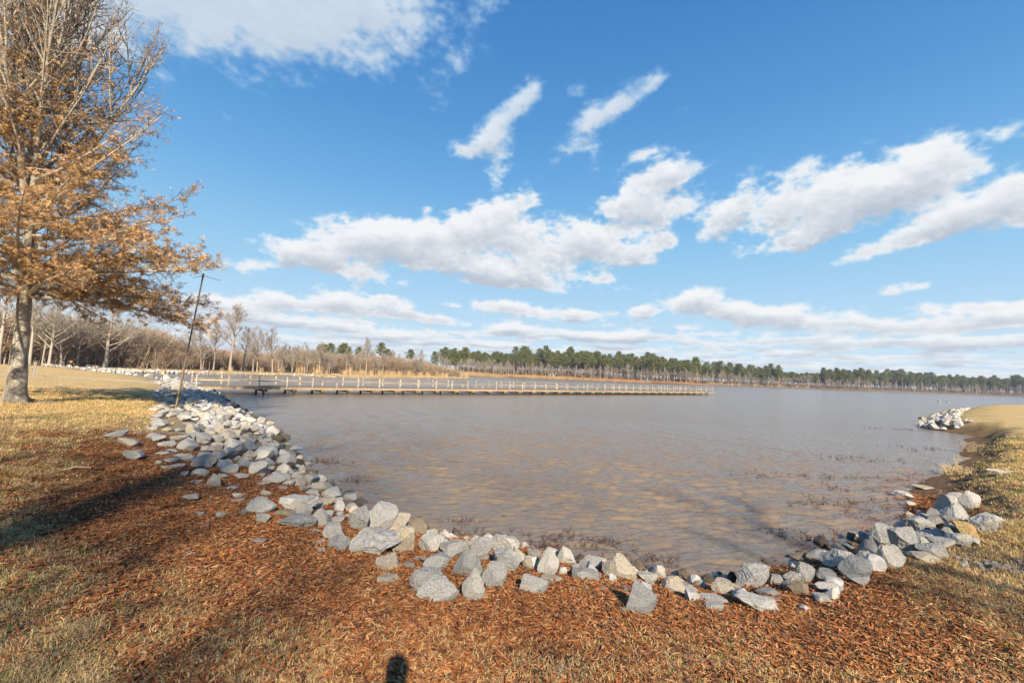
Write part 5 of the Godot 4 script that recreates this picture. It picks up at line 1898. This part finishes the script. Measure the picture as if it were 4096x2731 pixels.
func build_bank_things() -> void:
	var mm := MeshMaker.new()
	# leaning pole
	var at := Vector3(-13.28, 0.0, -18.27)
	at.y = ground_at(at.x, at.z) - 0.1
	var o := thing("leaning_pole", "thin rusty steel pole leaning right among the left bank's stones", "pole", at)
	o.rotation = Vector3(0.0, 0.0, -0.112)
	var steel := metal(Color(0.17, 0.145, 0.12), 0.55)
	mm = MeshMaker.new()
	mm.col = Color(1.25, 1.1, 0.8)
	mm.box(Transform3D(Basis(), Vector3(0, 0.85, 0)), Vector3(0.075, 1.9, 0.03))
	mm.box(Transform3D(Basis(), Vector3(0.028, 0.85, 0.03)), Vector3(0.02, 1.9, 0.03))
	obj("sleeve", mm.mesh(), metal(Color(0.24, 0.19, 0.13)), o)
	for i in 7:
		mm = MeshMaker.new()
		mm.col = Color(1.2, 0.7, 0.5)
		mm.rod(Vector3(0.04, 0.55 + 0.19 * i, -0.02), Vector3(0.065, 0.55 + 0.19 * i, -0.02), 0.014, 0.014, 6)
		obj("bolt", mm.mesh(), metal(Color(0.30, 0.15, 0.08)), o)
	for q in [[1.6, 2.9, Color(1.7, 1.55, 1.2)], [2.9, 3.25, Color(0.45, 0.4, 0.38)], [3.25, 3.9, Color(0.8, 0.7, 0.6)], [3.9, 5.62, Color(0.55, 0.5, 0.48)]]:
		mm = MeshMaker.new()
		mm.col = q[2]
		mm.rod(Vector3(0, q[0], 0), Vector3(0, q[1], 0), 0.030, 0.027, 8)
		obj("pipe", mm.mesh(), steel, o)
	for q in [[0.78, -0.10], [-0.38, -0.16]]:
		mm = MeshMaker.new()
		mm.col = Color(0.5, 0.5, 0.5)
		mm.rod(Vector3(0, 5.58, 0), Vector3(q[0], 5.58 + q[1], 0.05), 0.012, 0.008, 5)
		obj("arm", mm.mesh(), steel, o)
	mm = MeshMaker.new()
	mm.col = Color(0.5, 0.5, 0.5)
	mm.rod(Vector3(0, 5.5, 0), Vector3(0, 5.66, 0), 0.045, 0.04, 8)
	obj("hub", mm.mesh(), steel, o)
	# orange sign by the path
	at = Vector3(-38.04, 0.0, -49.95)
	at.y = ground_at(at.x, at.z) - 0.05
	o = thing("orange_sign", "small orange notice on a green post beside the pier path", "sign", at)
	o.rotation.y = 0.55
	mm = MeshMaker.new()
	mm.rod(Vector3.ZERO, Vector3(0.0, 1.0, 0.0), 0.035, 0.035, 6)
	mm.col = Color.WHITE
	obj("post", mm.mesh(), metal(Color(0.05, 0.085, 0.06)), o)
	mm = MeshMaker.new()
	mm.box(Transform3D(Basis(), Vector3(0, 0.93, 0.05)), Vector3(0.30, 0.38, 0.012))
	obj("panel", mm.mesh(), tinted(Color(0.78, 0.20, 0.03), 0.5), o)
	mm = MeshMaker.new()
	mm.box(Transform3D(Basis(), Vector3(0.0, 0.99, 0.06)), Vector3(0.11, 0.10, 0.006))
	mm.box(Transform3D(Basis(), Vector3(0.0, 0.84, 0.06)), Vector3(0.24, 0.035, 0.006))
	mm.box(Transform3D(Basis(), Vector3(0.0, 0.79, 0.06)), Vector3(0.20, 0.025, 0.006))
	obj("print", mm.mesh(), tinted(Color(0.82, 0.8, 0.76), 0.5), o)
	# weathered post with a panel seen on edge
	at = Vector3(-36.43, 0.0, -34.95)
	at.y = ground_at(at.x, at.z) - 0.05
	o = thing("notice_post", "grey weathered wooden post with a panel seen edge-on, by the lawn path", "post", at)
	o.rotation.y = 0.75
	var old := mat(0.9, noise_tex(52, 0.03, 4, 0.7, 1.2, 256), Vector3(4, 1, 4))
	mm = MeshMaker.new()
	mm.col = Color(0.33, 0.27, 0.25)
	mm.box(Transform3D(Basis(), Vector3(0, 0.6, 0)), Vector3(0.15, 1.2, 0.15))
	obj("post", mm.mesh(), old, o)
	mm = MeshMaker.new()
	mm.col = Color(0.16, 0.14, 0.13)
	mm.box(Transform3D(Basis(), Vector3(0.10, 1.02, -0.16)), Vector3(0.05, 0.34, 0.62))
	mm.box(Transform3D(Basis(), Vector3(0.03, 1.22, -0.1)), Vector3(0.26, 0.04, 0.5))
	obj("panel", mm.mesh(), old, o)
	mm = MeshMaker.new()
	mm.col = Color(0.60, 0.60, 0.52)
	mm.box(Transform3D(Basis(), Vector3(0.098, 0.71, -0.02)), Vector3(0.045, 0.26, 0.1))
	mm.box(Transform3D(Basis(), Vector3(0.098, 0.25, -0.02)), Vector3(0.045, 0.36, 0.1))
	obj("plaque", mm.mesh(), old, o)
	mm = MeshMaker.new()
	mm.col = Color(0.1, 0.09, 0.08)
	mm.box(Transform3D(Basis(), Vector3(-0.10, 0.58, 0.0)), Vector3(0.05, 0.1, 0.1))
	obj("bracket", mm.mesh(), old, o)
	mm = MeshMaker.new()
	mm.col = Color(0.32, 0.27, 0.22)
	mm.box(Transform3D(Basis(), Vector3(0.0, 0.07, 0)), Vector3(1.2, 0.1, 1.2))
	obj("slab", mm.mesh(), old, o)
	# things on the inlet's far lawn
	var line := metal(Color(0.12, 0.12, 0.13))
	for q in [[292.0, 88.0, 1.45, Color(0.75, 0.2, 0.05), "little orange sign on a thin pole behind the white stone mound"], [358.0, 88.0, 1.0, Color(0.08, 0.14, 0.33), "little blue sign on a thin pole left of the bench"]]:
		var x := column(q[0], q[1])
		o = thing("pole_sign", q[4], "sign", Vector3(x, ground_at(x, -q[1]) - 0.02, -q[1]))
		o.rotation.y = 0.8
		mm = MeshMaker.new()
		mm.rod(Vector3.ZERO, Vector3(0, q[2], 0), 0.045, 0.045, 5)
		obj("pole", mm.mesh(), line, o)
		mm = MeshMaker.new()
		mm.box(Transform3D(Basis(), Vector3(0, q[2] - 0.1, 0.06)), Vector3(0.35, 0.34, 0.03))
		obj("panel", mm.mesh(), tinted(q[3], 0.5), o)
	mm = MeshMaker.new()
	mm.rod(Vector3.ZERO, Vector3(0, 1.1, 0), 0.04, 0.04, 5)
	var bx := column(309.0, 88.0)
	var stake := obj("stake", mm.mesh(), line)
	stake.position = Vector3(bx, ground_at(bx, -88.0) - 0.02, -88.0)
	tag(stake, "thin bare stake between the orange and the blue little signs", "stake")
	bx = column(381.0, 106.0)
	o = thing("bench", "low backless wooden bench in front of the thicket beyond the inlet", "bench", Vector3(bx, ground_at(bx, -106.0), -106.0))
	mm = MeshMaker.new()
	mm.col = Color(0.30, 0.2, 0.12)
	mm.box(Transform3D(Basis(), Vector3(0, 0.46, 0)), Vector3(2.6, 0.1, 0.5))
	obj("seat", mm.mesh(), old, o)
	for s in [-0.95, 0.95]:
		mm = MeshMaker.new()
		mm.col = Color(0.2, 0.14, 0.1)
		mm.box(Transform3D(Basis(), Vector3(s, 0.2, 0)), Vector3(0.14, 0.42, 0.4))
		obj("leg", mm.mesh(), old, o)
	# small things across the lake
	var hut := column(2594.0, 508.0)
	o = thing("portable_toilet", "blue portable toilet under pines on the far orange bank", "toilet", Vector3(hut, ground_at(hut, -508.0), -508.0))
	mm = MeshMaker.new()
	mm.box(Transform3D(Basis(), Vector3(0, 1.15, 0)), Vector3(1.7, 2.3, 1.4))
	obj("cabin", mm.mesh(), tinted(Color(0.03, 0.22, 0.38), 0.5), o)
	mm = MeshMaker.new()
	mm.box(Transform3D(Basis(), Vector3(0, 2.36, 0)), Vector3(1.8, 0.14, 1.5))
	obj("roof", mm.mesh(), tinted(Color(0.5, 0.55, 0.6), 0.5), o)
	mm = MeshMaker.new()
	mm.box(Transform3D(Basis(), Vector3(0.1, 1.05, 0.72)), Vector3(0.9, 1.9, 0.04))
	obj("door", mm.mesh(), tinted(Color(0.05, 0.30, 0.48), 0.5), o)
	hut = column(2212.0, 530.0)
	o = thing("shelter", "small white-posted picnic shelter at the wood's edge across the lake", "shelter", Vector3(hut, ground_at(hut, -530.0), -530.0))
	for q in [[-2, -1], [-2, 1], [2, -1], [2, 1]]:
		mm = MeshMaker.new()
		mm.box(Transform3D(Basis(), Vector3(q[0], 1.1, q[1])), Vector3(0.4, 2.2, 0.4))
		obj("post", mm.mesh(), tinted(Color(0.75, 0.75, 0.72)), o)
	mm = MeshMaker.new()
	mm.box(Transform3D(Basis(), Vector3(0, 2.4, 0)), Vector3(5.2, 0.35, 3.0))
	obj("roof", mm.mesh(), tinted(Color(0.45, 0.45, 0.45)), o)
	hut = column(2068.0, 506.0)
	mm = MeshMaker.new()
	mm.rod(Vector3.ZERO, Vector3(0, 1.0, 0), 0.42, 0.42, 10)
	var barrel := obj("barrel", mm.mesh(), tinted(Color(0.1, 0.35, 0.6), 0.5))
	barrel.position = Vector3(hut, ground_at(hut, -506.0), -506.0)
	tag(barrel, "pale blue litter barrel on the grass across the lake", "barrel")
	# pair of pale boards lying on the right bank
	for q in [[12.25, -11.55, 0.55, 0.06, 0.09, "pale weathered board lying on the right bank, upper of two"], [12.05, -11.2, 0.5, 0.05, 0.12, "pale flat stone lying on the right bank, lower of two"]]:
		var part := obj("driftwood", stone("s", 77 + int(q[2] * 20.0), 2).mesh(), stone_mats["w"])
		part.position = Vector3(q[0], ground_at(q[0], q[1]) - 0.01, q[1])
		part.scale = Vector3(q[2], q[3] * 1.6, q[4])
		part.rotation.y = 0.1
		tag(part, q[5], "driftwood")
	# a stick on the left lawn
	mm = MeshMaker.new()
	mm.col = Color(0.55, 0.47, 0.36)
	mm.tube(PackedVector3Array([Vector3(-0.14, 0.01, 0.1), Vector3(0, 0.05, 0), Vector3(0.13, 0.02, -0.12)]), PackedFloat32Array([0.008, 0.011, 0.006]), 5)
	var stick := obj("stick", mm.mesh(), mat(0.9))
	stick.position = Vector3(-6.72, 0.0, -7.23)
	stick.position.y = ground_at(stick.position.x, stick.position.z) + 0.02
	tag(stick, "single pale stick lying on the leaf-strewn left lawn", "stick")

# a goose: one skin from bill to tail, neck raised or stretched
func goose(pose: int) -> ArrayMesh:
	var mm := MeshMaker.new()
	var brown := Color(0.13, 0.095, 0.07)
	var p := PackedVector3Array([Vector3(-0.44, 0.34, 0), Vector3(-0.36, 0.35, 0), Vector3(-0.2, 0.33, 0), Vector3(0.0, 0.31, 0), Vector3(0.15, 0.33, 0), Vector3(0.23, 0.40, 0)])
	var r := PackedFloat32Array([0.02, 0.07, 0.125, 0.14, 0.115, 0.065])
	if pose == 0:
		for q in [[0.28, 0.52, 0.042], [0.30, 0.66, 0.036], [0.33, 0.73, 0.045], [0.40, 0.725, 0.034], [0.46, 0.70, 0.012]]:
			p.append(Vector3(q[0], q[1], 0)); r.append(q[2])
	else:
		for q in [[0.34, 0.36, 0.042], [0.44, 0.26, 0.036], [0.52, 0.20, 0.045], [0.56, 0.15, 0.034], [0.59, 0.10, 0.012]]:
			p.append(Vector3(q[0], q[1], 0)); r.append(q[2])
	mm.tube(p, r, 10, true)
	for i in mm.v.size():
		var ring := mini(i / 10, 10)
		var c := brown
		if ring >= 6:
			c = Color(0.02, 0.018, 0.016)
		if ring == 8 and mm.n[i].y < 0.2:
			c = Color(0.7, 0.68, 0.63)
		if ring <= 2 and mm.n[i].y < 0.35:
			c = Color(0.72, 0.70, 0.65)
		elif ring < 6 and mm.n[i].y < -0.2:
			c = Color(0.42, 0.37, 0.31)
		mm.c[i] = c
	return mm.mesh()

func build_geese() -> void:
	var gm := mat(0.85)
	var meshes := [goose(0), goose(1)]
	var feet := MeshMaker.new()
	feet.col = Color(0.03, 0.03, 0.03)
	for s in [-0.06, 0.06]:
		feet.rod(Vector3(0, 0, s), Vector3(-0.02, 0.24, s), 0.016, 0.018, 5)
	var fm := feet.mesh()
	# photograph columns of the flock on the inlet's far bank, and which way each faces
	var labels := ["goose alone at the left end of the resting flock", "second goose from the flock's left, head down", "third goose of the flock, right beside the second", "goose with lowered head, left of a close threesome", "goose in the middle of the flock's close threesome", "goose at the right of the flock's close threesome", "dark goose alone in the middle of the flock", "goose left of the pair near the flock's middle", "goose right of the pair near the flock's middle", "tallest goose, neck raised, above the flock's right half", "goose alone near the right end of the flock", "last goose but one at the flock's right end", "goose at the far right end of the flock, neck up"]
	var cols := [1266.5, 1286.0, 1291.5, 1336.0, 1342.0, 1347.0, 1367.0, 1386.0, 1395.5, 1404.5, 1442.5, 1465.0, 1469.5]
	for i in 13:
		var z := 0.0
		var x := 0.0
		for k in 60:
			z = 122.0 + k
			x = column(cols[i], z)
			if is_far_land(x, -z) and shore_distance(x, -z) > 5.0:
				break
		var o := thing("goose", labels[i], "goose", Vector3(x, ground_at(x, -z) - 0.01, -z), "geese resting on the inlet's far bank")
		o.rotation.y = 0.3 + PI * (i % 2) + rf(-0.5, 0.5)
		o.scale = Vector3.ONE * 1.25
		obj("body", meshes[0 if i in [5, 9, 12, 8] else 1], gm, o)
		obj("legs", fm, gm, o)
	var swim := ["left one of two pale-tailed geese swimming far out on the right", "right one of two pale-tailed geese swimming far out on the right"]
	for i in 2:
		var x: float = [105.2, 106.8][i]
		var o := obj("goose", meshes[0], gm)
		o.position = Vector3(x, -0.22, -112.0 + 0.6 * i)
		o.rotation.y = PI + 0.15
		o.scale = Vector3(1.15, 0.95, 1.15)
		tag(o, swim[i], "goose", "swimming geese")

# the photographer, standing behind the lens: seen only by the shadow on the leaves
func build_person() -> void:
	var y0 := ground_at(0.0, 0.3)
	var top := 2.70 - y0
	var k := top / 1.86
	var bones := [[0, 1.72, 0, 0.070, 0, 1.78, -0.01, 0.068], [0, 1.48, 0.02, 0.05, 0, 1.62, 0.01, 0.045], [-0.15, 1.40, 0.03, 0.065, 0.15, 1.40, 0.03, 0.065], [0, 1.38, 0.03, 0.15, 0, 1.05, 0.02, 0.14], [-0.06, 1.0, 0.02, 0.13, 0.06, 1.0, 0.02, 0.13]]
	for s in [-1.0, 1.0]:
		bones.append([s * 0.20, 1.42, 0.03, 0.062, s * 0.25, 1.16, 0.0, 0.048])
		bones.append([s * 0.25, 1.16, 0.0, 0.047, s * 0.16, 1.05, -0.2, 0.034])
		bones.append([s * 0.16, 1.05, -0.2, 0.035, s * 0.10, 1.05, -0.24, 0.030])
		bones.append([s * 0.09, 0.95, 0.02, 0.095, s * 0.11, 0.50, 0.0, 0.062])
		bones.append([s * 0.11, 0.50, 0.0, 0.062, s * 0.12, 0.08, 0.04, 0.045])
		bones.append([s * 0.12, 0.05, 0.06, 0.042, s * 0.13, 0.03, -0.13, 0.035])
	var step := 0.028
	var nx := 26
	var ny := 70
	var nz := 20
	var org := Vector3(-13 * step, -0.03, -9.5 * step)
	var f := PackedFloat32Array()
	f.resize(nx * ny * nz)
	f.fill(1.0)
	for iy in ny:
		for iz in nz:
			for i in nx:
				var p := org + Vector3(i, iy, iz) * step
				var best := 1.0
				for b in bones:
					if p.y < minf(b[1], b[5]) - 0.25 or p.y > maxf(b[1], b[5]) + 0.25:
						continue
					var a0 := Vector3(b[0], b[1], b[2])
					var d := Vector3(b[4], b[5], b[6]) - a0
					var t := clampf((p - a0).dot(d) / d.length_squared(), 0.0, 1.0)
					var e: float = (a0 + d * t).distance_to(p) - lerpf(b[3], b[7], t)
					var hh := clampf(0.5 + 0.5 * (best - e) / 0.035, 0.0, 1.0)
					best = lerpf(best, e, hh) - 0.035 * hh * (1.0 - hh)
				f[(iy * nz + iz) * nx + i] = best
	var cell := {}
	var mm := MeshMaker.new()
	for iy in ny - 1:
		for iz in nz - 1:
			for i in nx - 1:
				var sum := Vector3.ZERO
				var cnt := 0
				for e in [[0, 1], [2, 3], [4, 5], [6, 7], [0, 2], [1, 3], [4, 6], [5, 7], [0, 4], [1, 5], [2, 6], [3, 7]]:
					var a: int = e[0]
					var b: int = e[1]
					var va := f[((iy + ((a >> 1) & 1)) * nz + iz + ((a >> 2) & 1)) * nx + i + (a & 1)]
					var vb := f[((iy + ((b >> 1) & 1)) * nz + iz + ((b >> 2) & 1)) * nx + i + (b & 1)]
					if (va < 0.0) != (vb < 0.0):
						var t := va / (va - vb)
						sum += Vector3(a & 1, (a >> 1) & 1, (a >> 2) & 1).lerp(Vector3(b & 1, (b >> 1) & 1, (b >> 2) & 1), t)
						cnt += 1
				if cnt:
					cell[(iy * nz + iz) * nx + i] = mm.v.size()
					var p := org + (Vector3(i, iy, iz) + sum / cnt) * step
					mm.v.append(p)
					mm.c.append(Color(0.42, 0.28, 0.21) if p.y > 1.5 else (Color(0.06, 0.08, 0.12) if p.y > 0.95 else Color(0.05, 0.05, 0.06)))
	var strides := [1, nz * nx, nx]
	for iy in range(1, ny - 1):
		for iz in range(1, nz - 1):
			for i in range(1, nx - 1):
				var at := (iy * nz + iz) * nx + i
				for axis in 3:
					var inside := f[at] < 0.0
					if inside == (f[at + strides[axis]] < 0.0):
						continue
					var u: int = strides[(axis + 1) % 3]
					var w: int = strides[(axis + 2) % 3]
					var q := [at, at - u, at - u - w, at - w]
					if not q.all(func(c): return cell.has(c)):
						continue
					var o4: Array = [0, 1, 2, 3] if inside else [3, 2, 1, 0]
					for tri in [[0, 2, 1], [0, 3, 2]]:
						for c in tri:
							mm.ix.append(cell[q[o4[c]]])
	smooth_normals(mm)
	var o := thing("person", "person in dark jacket standing behind the viewpoint, seen only by a shadow", "person", Vector3(0.03, y0 - 0.02, 0.15))
	o.scale = Vector3(k, k, k)
	obj("body", mm.mesh(), mat(0.9), o)

func _ready() -> void:
	rng.seed = 20240117
	var cam := Camera3D.new()
	cam.name = "camera_view"
	cam.fov = 73.7599
	cam.near = 0.05
	cam.far = 6000.0
	cam.transform = Transform3D(Basis(Vector3(0.999260, 0.038365, 0.002854), Vector3(-0.038471, 0.996506, 0.074135), Vector3(-0.000000, -0.074190, 0.997244)), Vector3(0, 2.55, 0))
	add_child(cam)
	var env := Environment.new()
	env.background_mode = Environment.BG_SKY
	env.sky = make_sky()
	env.background_energy_multiplier = 0.5
	env.tonemap_mode = Environment.TONE_MAPPER_LINEAR
	env.tonemap_exposure = 2.0
	env.sdfgi_enabled = true
	env.ssao_enabled = true
	env.ssil_enabled = true
	env.fog_enabled = true
	env.fog_density = 0.00014
	env.fog_light_color = Color(0.80, 0.88, 1.0)
	var we := WorldEnvironment.new()
	we.name = "world"
	we.environment = env
	add_child(we)
	var sun := DirectionalLight3D.new()
	sun.name = "sun"
	sun.light_energy = 1.6
	sun.light_color = Color(1.0, 0.93, 0.82)
	sun.light_angular_distance = 0.53
	sun.shadow_enabled = true
	sun.basis = Basis.looking_at(-SUN_TO, Vector3.UP)
	add_child(sun)

	for q in [[n1, 1, 1.0, 4], [n2, 2, 1.0, 3], [n3, 3, 0.02, 3]]:
		q[0].seed = q[1]
		q[0].noise_type = FastNoiseLite.TYPE_SIMPLEX_SMOOTH
		q[0].frequency = q[2]
		q[0].fractal_octaves = q[3]
	shore_a = PackedVector2Array([Vector2(-85.04, -91.64), Vector2(-82.78, -89.95), Vector2(-71.92, -80.73), Vector2(-66.20, -76.87), Vector2(-62.00, -73.98), Vector2(-56.33, -69.63), Vector2(-51.32, -65.63), Vector2(-46.86, -62.03), Vector2(-40.89, -55.85), Vector2(-35.96, -50.86), Vector2(-30.92, -45.34), Vector2(-27.66, -41.93), Vector2(-24.74, -38.10), Vector2(-21.61, -33.94), Vector2(-17.18, -28.03), Vector2(-14.17, -23.83), Vector2(-12.36, -21.61), Vector2(-10.30, -19.02), Vector2(-8.90, -17.00), Vector2(-7.87, -15.57), Vector2(-7.14, -14.58), Vector2(-6.04, -12.87), Vector2(-5.27, -11.66), Vector2(-4.91, -10.95), Vector2(-4.27, -10.24), Vector2(-3.59, -9.49), Vector2(-3.27, -8.98), Vector2(-2.81, -8.47), Vector2(-2.47, -8.31), Vector2(-1.95, -7.94), Vector2(-1.54, -7.61), Vector2(-1.26, -7.40), Vector2(-0.90, -7.21), Vector2(-0.45, -7.17), Vector2(-0.10, -7.13), Vector2(0.24, -6.98), Vector2(0.72, -6.64), Vector2(1.00, -6.44), Vector2(1.49, -6.40), Vector2(1.79, -6.27), Vector2(2.02, -6.13), Vector2(2.36, -5.90), Vector2(2.62, -5.88), Vector2(3.00, -6.07), Vector2(3.46, -6.41), Vector2(3.77, -6.53), Vector2(4.14, -6.67), Vector2(4.52, -6.93), Vector2(5.01, -7.31), Vector2(5.66, -7.53), Vector2(6.30, -8.05), Vector2(7.20, -8.67), Vector2(7.91, -9.28), Vector2(8.49, -9.89), Vector2(9.29, -10.71), Vector2(10.64, -12.15), Vector2(11.92, -13.28), Vector2(13.70, -14.50), Vector2(15.17, -15.87), Vector2(17.32, -17.47), Vector2(18.97, -19.39), Vector2(23.25, -23.23), Vector2(24.90, -25.21), Vector2(27.58, -27.11), Vector2(27.81, -28.81), Vector2(28.60, -30.90), Vector2(29.16, -32.12), Vector2(35.94, -39.20), Vector2(44.78, -47.45), Vector2(55.02, -56.58), Vector2(65.92, -66.46), Vector2(77.18, -75.88), Vector2(88.00, -72.00), Vector2(140.00, -78.00), Vector2(420.00, -60.00)])
	shore_b = PackedVector2Array([Vector2(-85.0, -91.6), Vector2(-81.8, -91.8), Vector2(-79.8, -95.8), Vector2(-77.5, -100.0), Vector2(-75.8, -103.3), Vector2(-70.6, -108.0), Vector2(-66.3, -116.0), Vector2(-59.7, -122.0), Vector2(-53.0, -127.0), Vector2(-50.0, -130.0), Vector2(-46.1, -136.0), Vector2(-43.4, -146.0), Vector2(-40.1, -165.0), Vector2(-36.7, -184.0), Vector2(-31.1, -208.0), Vector2(-24.9, -236.0), Vector2(-22.5, -246.0), Vector2(-24.8, -262.0), Vector2(-41.1, -285.0), Vector2(-84.7, -320.0), Vector2(-110.1, -370.0), Vector2(-97.4, -420.0), Vector2(-73.0, -455.0), Vector2(-50.5, -478.0), Vector2(-25.0, -492.0), Vector2(-1.9, -500.0), Vector2(47.4, -505.0), Vector2(112.2, -500.0), Vector2(161.1, -492.0), Vector2(192.9, -485.0), Vector2(203.5, -490.0), Vector2(224.5, -520.0), Vector2(263.2, -560.0), Vector2(307.1, -585.0), Vector2(347.8, -600.0), Vector2(417.1, -605.0), Vector2(480.7, -610.0), Vector2(526.0, -620.0), Vector2(582.5, -680.0), Vector2(630.1, -715.0), Vector2(703.4, -730.0), Vector2(788.8, -735.0), Vector2(909.7, -735.0), Vector2(1108.0, -640.0)])
	land_a = shore_a + PackedVector2Array([Vector2(4000, -60), Vector2(4000, 4000), Vector2(-4000, 4000), Vector2(-4000, -91.7), Vector2(-85.1, -91.7)])
	land_b = shore_b + PackedVector2Array([Vector2(4000, -640), Vector2(4000, -5000), Vector2(-5000, -5000), Vector2(-5000, -91.6)])
	curve_a.bake_interval = 0.4
	curve_b.bake_interval = 3.0
	for p in shore_a:
		curve_a.add_point(p)
	for p in shore_b:
		curve_b.add_point(p)

	var t := Time.get_ticks_msec()
	for step in [build_ground, build_water, build_path, build_pier, build_stones, build_oak, build_woods, build_shade_trees, build_bank_things, build_geese, build_person, build_litter, build_grass, build_water_plants]:
		step.call()
		print(step, " ", Time.get_ticks_msec() - t)
		t = Time.get_ticks_msec()
